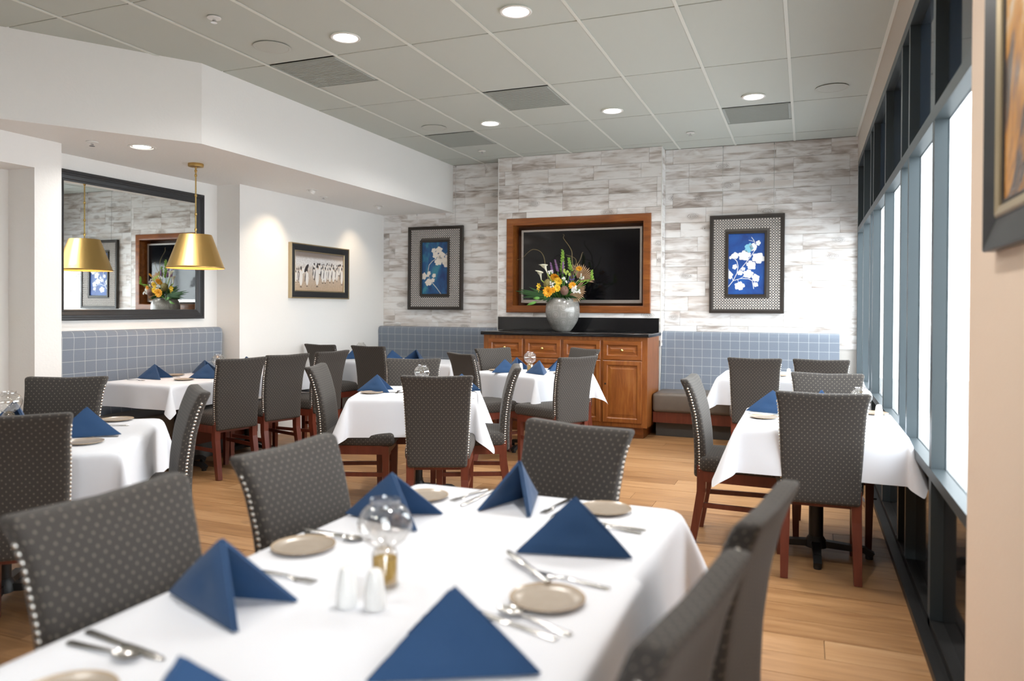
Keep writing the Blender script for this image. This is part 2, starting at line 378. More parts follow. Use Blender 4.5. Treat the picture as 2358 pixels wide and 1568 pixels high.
# ------------------------------------------------------------------ room shell
ZC, ZS = 3.188, 2.589                       # ceiling, soffit underside
XW, YB, YCOL = .497, 8.565, 8.335           # window wall, back wall, TV column face
def struct(name, mb, m, parent=None, **k):
    o = mb.build(name, m, parent, smooth=30, **k)
    if not parent: o['kind'] = 'structure'
    return o
floor = struct('floor', MB().box(-6.5, XW+.12, -4.2, YB+.1, -.06, -.012), M['seam'])
PW = .178; y = -.6; row = 0
while y < YB+.05:
    x = -6.4 + random.uniform(0, 1.6)
    xs = [-6.0 if y < 8 else -5.6]
    while x < XW:
        if x > xs[0]+.3 and x < XW-.3: xs.append(x)
        x += random.choice((1.35, 1.65, 1.9, 2.2))
    xs.append(XW+.03)
    for a, b in zip(xs, xs[1:]):
        w = b-a
        mb = MB().box(-w/2+.0012, w/2-.0012, -PW/2+.0012, PW/2-.0012, -.012, 0)
        mb.build('plank', M['oak'], floor, ((a+b)/2, y+PW/2, random.uniform(-.0008, 0)), smooth=0)
    y += PW; row += 1

wl = MB().box(-5.66, -5.25, 5.86, YB+.1, 0, 3.3).box(-5.66, -5.54, 3.80, 5.9, 0, 3.3).box(-5.66, -5.21, 3.72, 3.93, 0, 3.3)
wl.box(-5.66, -5.21, .4, 3.72, 2.37, 3.3).box(-5.66, -5.49, .4, 3.72, 0, 2.37).box(-5.66, -5.21, -4.2, .4, 0, 3.3)
struct('wall_left', wl, M['wall'])
struct('ceiling_soffit', MB().prismz([(-5.6, 8.6), (-5.6, .3), (-5.4, .3), (-4.903-.85, 3.27-1.307), (-4.903, 3.27), (-4.225, 4.312), (-4.225, 8.6)][:0] or
       [(-5.65, 8.6), (-5.65, 2.125), (-4.903, 3.27), (-4.225, 4.312), (-4.225, 8.6)], ZS, 3.22), M['wall'])
struct('wall_front', MB().box(-5.7, 1.0, -4.3, -4.2, 0, 3.3), wallpaint('umber_wall_paint', C(.30, .24, .19)))
wr = MB().box(.485, .75, .2, 2.74, 0, 3.3).box(XW, .75, 2.74, YB+.1, 2.916, 3.3).box(XW, .75, -4.2, .2, 2.3, 3.3).box(XW, .75, -4.2, .2, 0, .74).box(XW, .75, -4.2, -2.2, .7, 2.4)
struct('wall_right', wr, [M['peach'], M['beige']])
# above-window band is beige-painted
o = struct('trim_1', MB().box(XW-.004, XW+.02, 2.742, YB, 2.916, ZC-.002), M['beige'])
struct('added_window', MB().box(.56, .568, -2.2, .2, .74, 2.3), M['pane'])  # unseen window, added to bring daylight onto the near table
struct('ground', MB().box(.8, 14, -8, 18, -.2, -.12), M['concrete'])
struct('trim_2', MB().box(XW-.045, XW+.09, 2.742, YB-.55, 0, .022).box(XW-.05, XW-.02, 2.742, 5.72, .0, .034).box(XW-.05, XW-.02, 5.82, 8.0, 0, .034), M['blackm'])

# ceiling: backing + tiles + grid bars + vents
ceil = struct('ceiling', MB().box(-6.2, .8, -4.3, YB+.1, ZC+.03, ZC+.08), M['cdark'])
GX, GY, TX, TY = -2.567, 4.522, .6096, 1.2192
VENTS = {(-2, 0), (0, 1), (-2, 2), (3, 2)}
tiles_me = {}
def ctile(x0, x1, y0, y1):
    w, l = round(x1-x0, 4), round(y1-y0, 4)
    if (w, l) not in tiles_me:
        tiles_me[w, l] = MB().box(-w/2+.008, w/2-.008, -l/2+.008, l/2-.008, 0, .014).data('ceiling_tile', M['ctile'], 0)
    put('ceiling_tile', tiles_me[w, l], ceil, ((x0+x1)/2, (y0+y1)/2, ZC+.003))
vents = []
for i in range(-6, 6):
    x0 = max(GX+TX*i, -6.0); x1 = min(x0+TX, XW) if i < 5 else XW
    x1 = min(GX+TX*(i+1), XW)
    if x1-x0 < .02: continue
    for j in range(-6, 4):
        y0, y1 = GY+TY*j, min(GY+TY*(j+1), YB)
        if y0 >= YB: continue
        if (i, j) in VENTS:
            vents.append((x0, x1, y0, y0+TX)); ctile(x0, x1, y0+TX, y1)
        else: ctile(x0, x1, y0, y1)
for i in range(-6, 6):
    x = GX+TX*i
    if x > XW-.01: continue
    MB().box(-.011, .011, -6.4, 6.4, -.004, 0).box(-.004, .004, -6.4, 6.4, 0, .03).build('grid_bar', M['tee'], ceil, (x, 2.15, ZC), smooth=0)
for j in range(-6, 4):
    MB().box(-3.3, 3.25, -.009, .009, -.003, 0).box(-3.3, 3.25, -.004, .004, 0, .03).build('grid_bar', M['tee'], ceil, (-2.76, GY+TY*j, ZC+.012), smooth=0)
VL = ['square grey ceiling vent nearest the soffit corner, beside the round speaker', 'square grey vent in the middle of the ceiling, ahead of two recessed lights', 'square grey vent deep in the ceiling by the soffit and back wall', 'square grey ceiling vent nearest the windows, behind a recessed light']
VORD = {(-2, 0): 0, (0, 1): 1, (-2, 2): 2, (3, 2): 3}
for (x0, x1, y0, y1) in vents:
    i = round((x0-GX)/TX); j = round((y0-GY)/TY)
    e = empty('ceiling_vent', ((x0+x1)/2, (y0+y1)/2, ZC-.004), 0, VL[VORD[(i, j)]], 'vent', 'square ceiling vents')
    w = TX/2-.012
    MB().frame(2*w, 2*w, [(0, 0), (0, .006), (.02, .006), (.024, 0)]).build('frame', M['vent'], e).rotation_euler = (-PI/2, 0, 0)
    mb = MB().box(-w+.02, w-.02, -w+.02, w-.02, .003, .012)
    for k in range(22):
        yy = -w+.03+k*(2*w-.06)/21; mb.box(-w+.025, w-.025, yy-.004, yy+.004, -.001, .003)
    mb.build('grille', M['vent'], e, smooth=0)

# lamps in the ceiling
def area(name, loc, size, power, col=(1, .968, .925), spread=150, rot=(0, 0, 0), parent=None):
    l = bpy.data.lights.new(name, 'AREA'); l.shape = 'DISK'; l.size = size; l.energy = power; l.color = col; l.spread = rad(spread)
    o = bpy.data.objects.new(name, l); COL.objects.link(o); o.location = loc; o.rotation_euler = rot
    if parent: o.parent = parent
    return o
ring_me = MB().lathe([(.098, 0), (.100, -.004), (.094, -.008), (.082, -.006), (.078, .0), (.078, .012)], 32, cap=False).data('trim_ring', M['whitem'])
disc_me = MB().lathe([(.0785, .002), (.06, -.0005), (.001, -.002)], 32, cap=False).data('diffuser', M['lamp'])
def downlight(x, y, z, label, power, grp='recessed ceiling lights'):
    e = empty('recessed_light', (x, y, z), 0, label, 'light', grp)
    put('trim_ring', ring_me, e); put('diffuser', disc_me, e)
    area('bulb', (0, 0, -.012), .15, power, parent=e)
for x, y, lb in [(-1.665, 4.23, 'lit recessed light nearest the camera over the room centre'), (-2.895, 4.23, 'lit recessed light beside the ceiling speaker by the soffit corner'),
                 (-1.665, 6.665, 'lit recessed light in front of the TV column'), (-.43, 6.645, 'lit recessed light nearest the window wall, ahead of a vent'),
                 (-2.90, 6.70, 'lit recessed light between soffit and TV column'), (-.43, 4.22, 'recessed light above the window table'),
                 (-1.665, 1.8, 'unseen added recessed light above the front table'), (-2.895, 1.8, 'unseen added recessed light near the doorless opening'), (-.43, 1.8, 'unseen added recessed light by the framed canvas'),
                 (-1.665, -.6, 'unseen added recessed light behind the front table'), (-2.895, -.6, 'unseen added recessed light near the front wall')]:  # front rows are unseen, added for fill light near the camera
    downlight(x, y, ZC-.004, lb, P_DOWN if y > 3 or x > -.5 else P_DOWN*.36)
downlight(-4.738, 4.234, ZS, 'small lit recessed light in the soffit before the mirror', P_DOWN*.35, 'soffit lights')
gim_me = MB().lathe([(.062, 0), (.064, -.004), (.05, -.007), (.045, .0)], 24, cap=False).data('trim_ring', M['whitem'])
head_me = MB().lathe([(.001, .01), (.03, .008), (.03, -.022), (.026, -.024)], 16, cap=False).data('lamp_head', M['whitem'])
face_me = MB().lathe([(.026, -.0235), (.001, -.0235)], 16, cap=False).data('lamp_face', M['lamp'])
for y, lb, ty in [(6.41, 'tilted white accent light in soffit, the one nearer the mirror', 6.22), (7.69, 'tilted white accent light in soffit, the one nearer the tiled wall', 7.85)]:
    e = empty('accent_light', (-4.79, y, ZS), 0, lb, 'light', 'soffit accent lights')
    put('trim_ring', gim_me, e)
    d = Vector((-5.25, ty, 1.72)) - Vector((-4.79, y, ZS)); q = d.to_track_quat('-Z', 'Y').to_euler()
    for nm, me in (('lamp_head', head_me), ('lamp_face', face_me)):
        put(nm, me, e, (0, 0, -.012)).rotation_euler = q
    l = bpy.data.lights.new('spot_bulb', 'SPOT'); l.energy = P_SPOT*(1 if y < 7 else .6); l.color = (1, .80, .56); l.spot_size = rad(80); l.spot_blend = 1.0; l.shadow_soft_size = .02
    o = bpy.data.objects.new('spot_bulb', l); COL.objects.link(o); o.parent = e; o.location = d.normalized()*.045 + Vector((0, 0, -.012)); o.rotation_euler = q
spk = MB().lathe([(.125, 0), (.128, -.004), (.118, -.007), (.11, -.004)], 40, cap=False).lathe([(.11, -.004), (.08, -.006), (.001, -.007)], 40, cap=False)
spk_me = spk.data('ceiling_speaker', M['speaker'])
for x, y, lb in [(-3.49, 4.21, 'round flush ceiling speaker beside the recessed light and large vent'), (.184, 6.62, 'round flush ceiling speaker close to the window wall'), (-3.51, 6.68, 'round flush ceiling speaker close to the soffit edge')]:
    tag(put('ceiling_speaker', spk_me, None, (x, y, ZC-.001)), lb, 'speaker', 'ceiling speakers')
esc = MB().lathe([(.001, 0), (.042, -.001), (.042, -.006), (.02, -.010), (.001, -.010)], 20, cap=False).data('escutcheon', M['whitem'])
spr = MB().lathe([(.009, -.008), (.009, -.018), (.012, -.019), (.012, -.022), (.004, -.024), (.004, -.03)], 12).lathe([(.020, -.030), (.020, -.033)], 16).box(-.014, -.010, -.003, .003, -.031, -.018).box(.010, .014, -.003, .003, -.031, -.018).data('sprinkler_head', M['chrome'])
for x, y, zz, lb in [(-3.477, 3.65, ZC, 'sprinkler head in the ceiling tile nearest the camera'), (-1.122, 7.786, ZC, 'sprinkler head in the ceiling ahead of the right framed leaf print'), (-3.502, 7.853, ZC, 'sprinkler head in the ceiling corner by soffit and TV column'),
                     (-4.941, 3.97, ZS, 'sprinkler head under the soffit beside the small light'), (-4.974, 6.855, ZS, 'sprinkler head under the soffit between two accent lights')]:
    e = empty('sprinkler', (x, y, zz-.001), random.random()*3, lb, 'sprinkler', 'fire sprinklers'); put('escutcheon', esc, e); put('sprinkler_head', spr, e)

# back wall of printed wood-look tiles
struct('wall_back', MB().box(-5.3, .62, YB+.012, YB+.12, 0, 3.3).box(-3.483, -3.40, YCOL+.012, YB+.05, 0, 3.3).box(-1.60, -1.524, YCOL+.012, YB+.05, 0, 3.3)
       .box(-3.45, -1.56, YCOL+.012, YCOL+.03, 0, 1.34).box(-3.45, -1.56, YCOL+.012, YCOL+.03, 2.41, 3.3), M['grout'])
wb = bpy.data.objects['wall_back']
TH, TL = .1675, .555
wt_cache = {}
def wtile(x0, x1, z0, z1, y, rot=0, xx=None):
    w, h = round(x1-x0, 3), round(z1-z0, 3)
    if w < .012 or h < .012: return
    if (w, h) not in wt_cache:
        wt_cache[w, h] = MB().box(-w/2+.0011, w/2-.0011, 0, .012, -h/2+.0011, h/2-.0011).data('tile', M['wtile'], 0)
    if rot: put('tile', wt_cache[w, h], wb, (xx, (x0+x1)/2, (z0+z1)/2), rot)
    else: put('tile', wt_cache[w, h], wb, ((x0+x1)/2, y + random.uniform(-.0006, .0004), (z0+z1)/2))
def tilewall(xa, xb, y, zlow, hole=None, seed=0, rot=0, xx=None):
    rng = random.Random(seed); z = ZC
    while z > zlow:
        z0 = max(z-TH, zlow); x = xa - rng.choice((.1, .19, .29, .38, .47))
        while x < xb:
            a, b = max(x, xa), min(x+TL, xb)
            if b > a:
                segs = [(a, b)]
                if hole and z0 < hole[3] and z > hole[2]:
                    segs = [(a, min(b, hole[0])), (max(a, hole[1]), b)]
                    ha, hb = max(a, hole[0]), min(b, hole[1])
                    if hb-ha > .015:
                        if z > hole[3]+.012: wtile(ha, hb, hole[3], z, y)
                        if z0 < hole[2]-.012: wtile(ha, hb, z0, hole[2], y)
                for p, q in segs:
                    if q-p > .015: wtile(p, q, z0, z, y, rot, xx)
            x += TL
        z -= TH
tilewall(-5.25, -3.495, YB, .95, seed=3)
tilewall(-1.512, XW, YB, .95, seed=5)
tilewall(-3.495, -1.512, YCOL, 1.0, (-3.31, -1.695, 1.385, 2.375), seed=9)
tilewall(YCOL+.012, YB, 0, .95, seed=12, rot=PI/2, xx=-1.512)
struct('trim_3', MB().box(-3.500, -3.490, YCOL-.003, YCOL+.012, .95, ZC).box(-1.517, -1.507, YCOL-.003, YCOL+.012, .95, ZC), M['whitem'])

# window wall
win = empty('window_1', (XW, 0, 0), 0, None, None, None, 'structure')
ZSILL, ZT0, ZT1, ZH = .70, 2.170, 2.226, 2.916
MULL = [(3.555, .058), (4.385, .045), (4.715, .055), (5.645, .050), (6.60, .05), (6.88, .06), (7.67, .055), (8.50, .06)]
for yc, w in MULL:
    mb = MB().box(0, .056, yc, yc+w, .022, ZH)
    mb.build('mullion', M['mullion'], win, smooth=0)
ys = [2.742] + [a for a, w in MULL]
MB().box(0, .056, 2.742, 2.80, .022, ZH).build('mullion', M['mullion'], win, smooth=0)
MB().box(-.002, .058, 2.744, YB-.01, ZT0, ZT1).build('transom_rail', M['mullion'], win, smooth=0)
MB().box(-.002, .058, 2.744, YB-.01, ZH-.055, ZH).build('head_rail', M['mullion'], win, smooth=0)
MB().box(-.004, .058, 2.744, YB-.01, ZSILL-.045, ZSILL).build('sill_rail', M['mullion'], win, smooth=0)
MB().box(0, .058, 2.744, YB-.01, .0225, .06).build('bottom_rail', M['blackm'], win, smooth=0)
edges = [(2.80, 3.555)] + [(a+w, b) for (a, w), (b, w2) in zip(MULL, MULL[1:])]
for a, b in edges:
    if b-a < .03: continue
    MB().box(.048, .054, a, b, ZSILL, ZT0).build('pane', M['pane'], win, smooth=0)
    MB().box(.048, .056, a, b, ZT1, ZH-.055).build('transom_pane', M['transomg'], win, smooth=0)
    MB().box(.048, .056, a, b, .06, ZSILL-.045).build('spandrel_pane', M['spandrel'], win, smooth=0)
# ------------------------------------------------------------------ chairs
SPINE = [(.36, -.232), (.5, -.232), (.62, -.238), (.75, -.255), (.86, -.283), (.92, -.306), (.97, -.330)]
def spine(z):
    for (a, p), (b, q) in zip(SPINE, SPINE[1:]):
        if z <= b:
            t = max(0, (z-a)/(b-a)); return p+(q-p)*t
    return SPINE[-1][1]
ZTOP, ZBOT = .960, .385
def backbend(p):
    t = (p.z-ZBOT)/(ZTOP-ZBOT)
    sx = .815 + .115*t + .07*max(0, (t-.80)/.2)**2
    crown = .006*math.cos(p.x/.225*PI/2) if t > .5 else 0
    th = .98 - .26*t
    return Vector((p.x*sx, spine(p.z) + p.y*th, p.z - (.008*(1-abs(p.x)/.225) if t > .9 else 0)))
def make_chair(single_nails):
    r = empty('dining_chair', (0, 0, 0), 0, 'x', 'chair')
    K = []
    def seatfn(p):
        ty = (p.y+.25)/.5; f = .86 + .14*ty
        top = max(0, (p.z-.44)/.08)
        return Vector((p.x*f, p.y, p.z + top*.016*math.cos(p.x/.24*PI/2)*math.cos((p.y-.01)/.27*PI/2)))
    K.append(put('seat', weld(MB().soft((0, .015, .468), (.232, .255, .048), .032, 4, seatfn, nmid=(4, 4, 1)).data('seat', M['chairfab'], 60)), r))
    K.append(put('backrest', weld(MB().soft((0, 0, (ZTOP+ZBOT)/2), (.225, .038, (ZTOP-ZBOT)/2), .020, 4, backbend, nmid=(8, 2, 18)).data('backrest', M['chairfab'], 60)), r))
    fr = MB().box(-.205, .205, .205, .228, .365, .425).box(-.185, .185, -.225, -.2, .365, .425)
    for s in (-1, 1): fr.add([(s*.172, -.21, .365), (s*.195, -.21, .365), (s*.217, .225, .365), (s*.194, .225, .365), (s*.172, -.21, .425), (s*.195, -.21, .425), (s*.217, .225, .425), (s*.194, .225, .425)],
                             [(3, 2, 1, 0), (4, 5, 6, 7), (0, 1, 5, 4), (1, 2, 6, 5), (2, 3, 7, 6), (3, 0, 4, 7)])
    K.append(fr.build('seat_frame', M['mahog'], r, smooth=0))
    for s in (-1, 1):
        K.append(MB().bar((s*.198, .21, .42), (s*.194, .212, 0), .023, .023, ex=.72).build('leg', M['mahog'], r, smooth=0))
        lg = MB().bar((s*.166, -.222, .46), (s*.168, -.225, .30), .024, .026, ex=.95, up=(1, 0, 0)).bar((s*.168, -.225, .302), (s*.172, -.275, 0), .023, .025, ex=.8, up=(1, 0, 0))
        K.append(lg.build('leg', M['mahog'], r, smooth=0))
        K.append(MB().bar((s*.172, -.235, .225), (s*.195, .21, .225), .008, .014, up=(1, 0, 0)).build('stretcher', M['mahog'], r, smooth=0))
    nail = MB().lathe([(.0066, 0), (.0058, .003), (.0037, .0048), (.0005, .0054)], 8, cap=False)
    nv = nail; nme = nail.data('nailhead', M['nail'])
    allm = MB(); n = 31
    for s in (-1, 1):
        for k in range(n):
            z = .405 + k*(.905-.405)/(n-1); p = backbend(Vector((s*.225, -.004, z)))
            if single_nails:
                o = put('nailhead', nme, r, p); o.rotation_euler = (0, s*PI/2, 0); K.append(o)
            else:
                allm.add([(p.x+s*q[2], p.y+q[1], p.z-s*q[0]) for q in nv.v], nv.f)
    if not single_nails:
        o = allm.build('nailhead_trim', M['nail'], r); o['kind'] = 'stuff'; K.append(o)
    KIDS[r.name] = K
    for k in K: KIDS[k.name] = []
    return r
proto_a, proto_b = make_chair(True), make_chair(False)
used = {}
def chair(x, y, h, label, group, near=False, top=True):
    d = dirv(h); loc = (x+d.x*.325, y+d.y*.325, 0) if top else (x, y, 0)
    pr = proto_a if near else proto_b
    if pr.name not in used:
        used[pr.name] = 1; o = pr; o.location = loc; o.rotation_euler = (0, 0, rad(h-90)); o['label'] = label; o['group'] = group
    else: o = dup(pr, loc, rad(h-90), label, group)
    return o
g1, g2, g3, g4, g5, g6, g7, g8 = ('chairs at the front table', 'chairs at the window table', 'chairs at the table by the right banquette', 'chairs at the middle table', 'chairs at the table by the wooden cabinet', 'chairs at the alcove table', 'chairs at the angled side table', 'chairs at the corner table')
chair(-1.445, 1.81, 0, 'dotted charcoal chair on the far side of the front table, beside the aisle', g1, True)
chair(-1.44, 1.185, 0, 'dotted charcoal chair behind the napkin nearest the cutlery, front table', g1, True)
chair(-.75, 2.54, -107, 'dotted chair at the far end of the front table, facing camera', g1, True)
chair(-.064, 1.695, 171, 'blurred chair edge-on beside the front table cloth, the farther of two', g1, True)
chair(-.135, 1.11, 171, 'blurred chair edge-on beside the front table cloth, the nearer of two', g1, True)
chair(.08, 3.98, 92, 'dotted chair with its back turned at the window table, oak floor before it', g2)
chair(-.66, 4.60, 0, 'chair seen side-on with nailhead edge at the window table', g2)
chair(.13, 5.22, -88, 'chair facing the camera on the far side of the window table', g2)
chair(-.40, 6.56, 92, 'back-turned chair by the cloth corner at the right banquette table', g3)
chair(.12, 6.62, 90, 'back-turned chair nearest the windows at the right banquette table', g3)
chair(-2.07, 3.99, 114, 'back-turned chair with full dotted back at the middle table', g4)
chair(-3.23, 4.36, 22, 'side-on dark chair with bright nailheads at the middle table, aisle side', g4)
chair(-1.91, 4.92, 203, 'side-on chair with nailheads at the middle table, cabinet side', g4)
chair(-2.94, 5.26, -66, 'lighter chair facing the camera on the far side of the middle table', g4)
chair(-2.9, 6.04, 56, 'dark back-turned chair at the cabinet table, beside the plaid bench', g5)
chair(-2.99, 6.99, -30, 'light dotted chair in front of the cabinet drawers, cabinet table', g5)
chair(-1.79, 6.05, 150, 'lit back-turned chair hiding cabinet doors at the cabinet table', g5)
chair(-2.10, 7.34, 235, 'chair half hidden behind the lit chair at the cabinet table', g5)
chair(-4.19, 4.71, 165, 'dotted chair at the alcove table nearest the front', g6)
chair(-4.17, 5.25, 166, 'dotted chair in the middle of the three at the alcove table', g6)
chair(-4.11, 5.82, 174, 'dotted chair last of the three at the alcove table', g6)
chair(-2.79, 1.88, 130, 'dotted chair cut by the picture edge, back turned, angled side table', g7)
chair(-3.98, 3.04, -60, 'wide brown chair facing the camera across the angled side table', g7)
chair(-2.83, 2.88, 232, 'narrow edge-on chair with nailhead row at the angled side table', g7)
chair(-4.33, 6.75, 84, 'dark back-turned chair at the corner table, nearer the cabinet', g8)
chair(-4.98, 6.80, 82, 'dark chair against the white wall at the corner table', g8)

# ------------------------------------------------------------------ tables and cloths
TZ = .752
def table(x0, x1, y0, y1, label, rot=0, c=None, cols=1):
    cx, cy = ((x0+x1)/2, (y0+y1)/2) if c is None else c
    w, l = x1-x0, y1-y0
    e = empty('dining_table', (cx, cy, 0), rad(rot), label, 'table', 'dining tables')
    MB().box(-w/2+.006, w/2-.006, -l/2+.006, l/2-.006, TZ-.034, TZ-.004).build('tabletop', M['darkwood'], e, smooth=0)
    for k in range(cols):
        yy = 0 if cols == 1 else (-l/4 if k == 0 else l/4)
        MB().lathe([(.038, .05), (.038, TZ-.06)], 20).box(-.12, .12, -.12, .12, TZ-.06, TZ-.0345).build('column', M['blackm'], e, (0, yy, 0))
        MB().lathe([(.06, .04), (.055, .075), (.04, .10)], 20).build('base', M['blackm'], e, (0, yy, 0))
        for q in range(4):
            a = q*PI/2+.02
            f = MB().bar((.03, 0, .060), (.25, 0, .048), .024, .018, up=(0, 1, 0), ex=.85).bar((.243, 0, .05), (.29, 0, .022), .021, .016, up=(0, 1, 0)).lathe([(.02, 0), (.02, .03)], 12, (.272, 0, 0))
            f.build('base_foot', M['blackm'], e, (0, yy, 0), a)
    return e
def cloth(w, l, label, loc, rot=0, L=(.28, .28, .28, .28), z=TZ+.004, seed=0, amp=.010, grp='white tablecloths', A=.40):
    """w,l: table size; L = drop at (-x, +x, -y, +y); 0 = lies flat with .0 overhang."""
    rng = random.Random(seed); ph = [rng.uniform(0, 6.28) for _ in range(8)]
    def axis(h, a, b):
        n = max(6, int(2*h/.07)); out = [-h - a*(1-k/9) for k in range(9)] if a else []
        out += [-h+2*h*k/n for k in range(n+1)]
        out += [h + b*(k+1)/9 for k in range(9)] if b else []
        return out
    X, Y = axis(w/2, L[0], L[1]), axis(l/2, L[2], L[3])
    rr = .012
    def roll(s):                                                  # distance past the edge -> (out, down)
        if s < rr*PI/2: a = s/rr; return rr*math.sin(a), rr*(1-math.cos(a))
        return rr, rr + s-rr*PI/2
    def P(u, v):
        du, dv = abs(u)-w/2, abs(v)-l/2; sx, sy = (1 if u > 0 else -1), (1 if v > 0 else -1)
        if du <= 0 and dv <= 0: return (u, v, 0.0)
        if dv <= 1e-9 or du <= 1e-9:
            s, tpos = (du, v) if du > 0 else (dv, u); half = (l/2 if du > 0 else w/2)
            o, d = roll(s); k = ph[(0 if sx > 0 else 1) if du > 0 else (2 if sy > 0 else 3)]
            edge = max(0, 1-((half-abs(tpos))/.22)) if abs(tpos) < half else 1
            wv = amp*math.sin(tpos*11+k)*(1-edge)*min(1, d/.2) + .5*amp*math.sin(tpos*23+2*k)*(1-edge)*min(1, d/.2)
            o += .05*d + wv + .02*edge*d
            return (sx*(w/2+o), v, -d) if du > 0 else (u, sy*(l/2+o), -d)
        r = math.hypot(du, dv); th = math.atan2(dv, du)
        fi = A*math.sin(2*th)**1.3
        o, d = roll(r); d2 = d*math.cos(fi); hor = o + .07*d*(1+.3*math.sin(ph[4])) + d*math.sin(fi)*.95
        psi = th + .33*math.sin(4*th)*-.6
        return (sx*(w/2+hor*math.cos(psi)), sy*(l/2+hor*math.sin(psi)), -d2)
    vs = []; uv = []
    for u in X:
        for v in Y:
            p = P(u, v); vs.append((p[0], p[1], p[2])); uv.append((u, v))
    n = len(Y); fs = [(i*n+j, (i+1)*n+j, (i+1)*n+j+1, i*n+j+1) for i in range(len(X)-1) for j in range(n-1)]
    mb = MB(); mb.add(vs, fs, 0, uv); o = mb.build('tablecloth', M['linen'], None, (loc[0], loc[1], z), rad(rot), smooth=180)
    m = o.modifiers.new('round', 'SUBSURF'); m.levels = 1; m.render_levels = 1
    return tag(o, label, 'tablecloth', grp)
# front table: two square tables pushed together, two cloths that overlap
table(-1.27, -.36, .50, 1.392, 'square table under the cloth nearest the camera', cols=1)
table(-1.27, -.36, 1.398, 2.30, 'square table under the front cloth, far half', cols=1)
cloth(.91, .91, 'white tablecloth on the far half of the front table, corner flaring to the floor', (-.815, 1.85), 0, (.30, .30, 0, .30), seed=1, amp=.018)
cloth(.93, 1.20, 'white tablecloth nearest the camera with navy napkins and the oil lamp', (-.815, 1.06), 0, (.31, .15, .30, 0), TZ+.0075, seed=2, amp=.02)
table(-.33, .455, 4.07, 4.92, 'pedestal table at the windows, its black cross foot showing')
cloth(.80, .85, 'white tablecloth on the window table, one corner curling by the sill', (.065, 4.495), 0, (.25, .18, .25, .25), seed=3)
table(-.74, .45, 6.95, 7.80, 'long table at the right plaid banquette', cols=1)
cloth(1.20, .85, 'white tablecloth on the table at the right plaid banquette', (-.145, 7.375), 0, (.26, .19, .26, .18), seed=4)
table(-.43, .43, -.38, .38, 'pedestal table in the middle of the room, set askew', 23, (-2.648, 4.80))
cloth(.86, .76, 'white tablecloth on the middle table with long pointed corners', (-2.648, 4.80), 23, (.27, .30, .28, .28), seed=5)
table(-.4, .4, -.4, .4, 'diamond-set table before the wooden cabinet', -23, (-2.46, 6.77))
cloth(.8, .8, 'white tablecloth on the diamond-set table before the wooden cabinet', (-2.46, 6.77), -23, (.26, .26, .26, .26), seed=6)
table(-5.28, -4.57, 4.35, 6.05, 'long table in the alcove under the mirror', cols=2)
cloth(.71, 1.70, 'white tablecloth on the long alcove table under the mirror', (-4.925, 5.20), 0, (.1, .20, .20, .24), seed=7)
table(-.6, .6, -.5, .5, 'square table turned askew beside the wall opening', 38, (-3.47, 2.32))
cloth(1.2, 1.0, 'white tablecloth on the askew table beside the wall opening', (-3.47, 2.32), 38, (.24, .29, .20, .26), seed=8, amp=.005, A=.26)
table(-5.10, -3.56, 7.17, 7.86, 'long table in the corner by the left plaid banquette', cols=2)
cloth(1.54, .69, 'white tablecloth on the corner table by the left plaid banquette', (-4.33, 7.515), 0, (.1, .26, .27, .1), seed=9)

# ------------------------------------------------------------------ banquettes
def banquette(name, loc, rotz, L, ztop, depth, label, back_lean=.10, end_round=True):
    """runs along local x (0..L), wall at y=0, sitter faces -y"""
    e = empty(name, loc, rotz, label, 'banquette', 'plaid banquettes')
    prof = [(-.19, .40), (-.165, .55), (-.14, .70), (-.125, .85), (-.125, .97), (-.13, ztop-.06), (-.122, ztop-.02), (-.10, ztop-.004), (-.075, ztop), (-.03, ztop), (-.012, ztop-.01), (-.012, .40)]
    Ls = [0]
    for a, b in zip(prof, prof[1:]): Ls.append(Ls[-1]+math.dist(a, b))
    nx = 24; vs = []; uv = []
    for i in range(nx+1):
        t = i/nx; x = L*t
        k = 0
        for j, (yy, zz) in enumerate(prof):
            vs.append((x, yy, zz)); uv.append((x, Ls[j]))
    n = len(prof); fs = [(i*n+j, (i+1)*n+j, (i+1)*n+j+1, i*n+j+1) for i in range(nx) for j in range(n-1)]
    fs += [tuple(range(n)), tuple(range(nx*n+n-1, nx*n-1, -1))]
    mb = MB(); mb.add(vs, fs, 0, uv); mb.build('backrest', M['plaid'], e, smooth=50)
    sf = lambda p: Vector((p.x, p.y, p.z + .012*math.cos((p.x-L/2)/(L/2)*PI/2)*(1 if p.z > .4 else 0)))
    put('seat', weld(MB().soft((L/2, -(.16+depth)/2, .3665), (L/2, (depth-.16)/2, .1005), .035, 4, sf, nmid=(8, 3, 1)).data('seat', M['vinyl'], 60)), e)
    MB().box(.005, L-.005, -depth+.025, -.02, .155, .266).build('rail', M['mahog'], e, smooth=0)
    MB().box(.02, L-.02, -depth+.12, -.02, 0, .155).build('base', M['basegrey'], e, smooth=0)
    return e
banquette('banquette', (-1.52, YB-.004, 0), 0, 1.85, 1.115, .66, 'blue plaid banquette with taupe seat under the right framed leaf print')
banquette('banquette', (-5.245, YB-.004, 0), 0, 1.74, 1.122, .66, 'blue-grey plaid banquette in the corner under the left framed leaf print')
banquette('banquette', (-5.536, 3.935, 0), PI/2, 1.86, 1.165, .60, 'blue plaid banquette in the alcove under the large mirror')

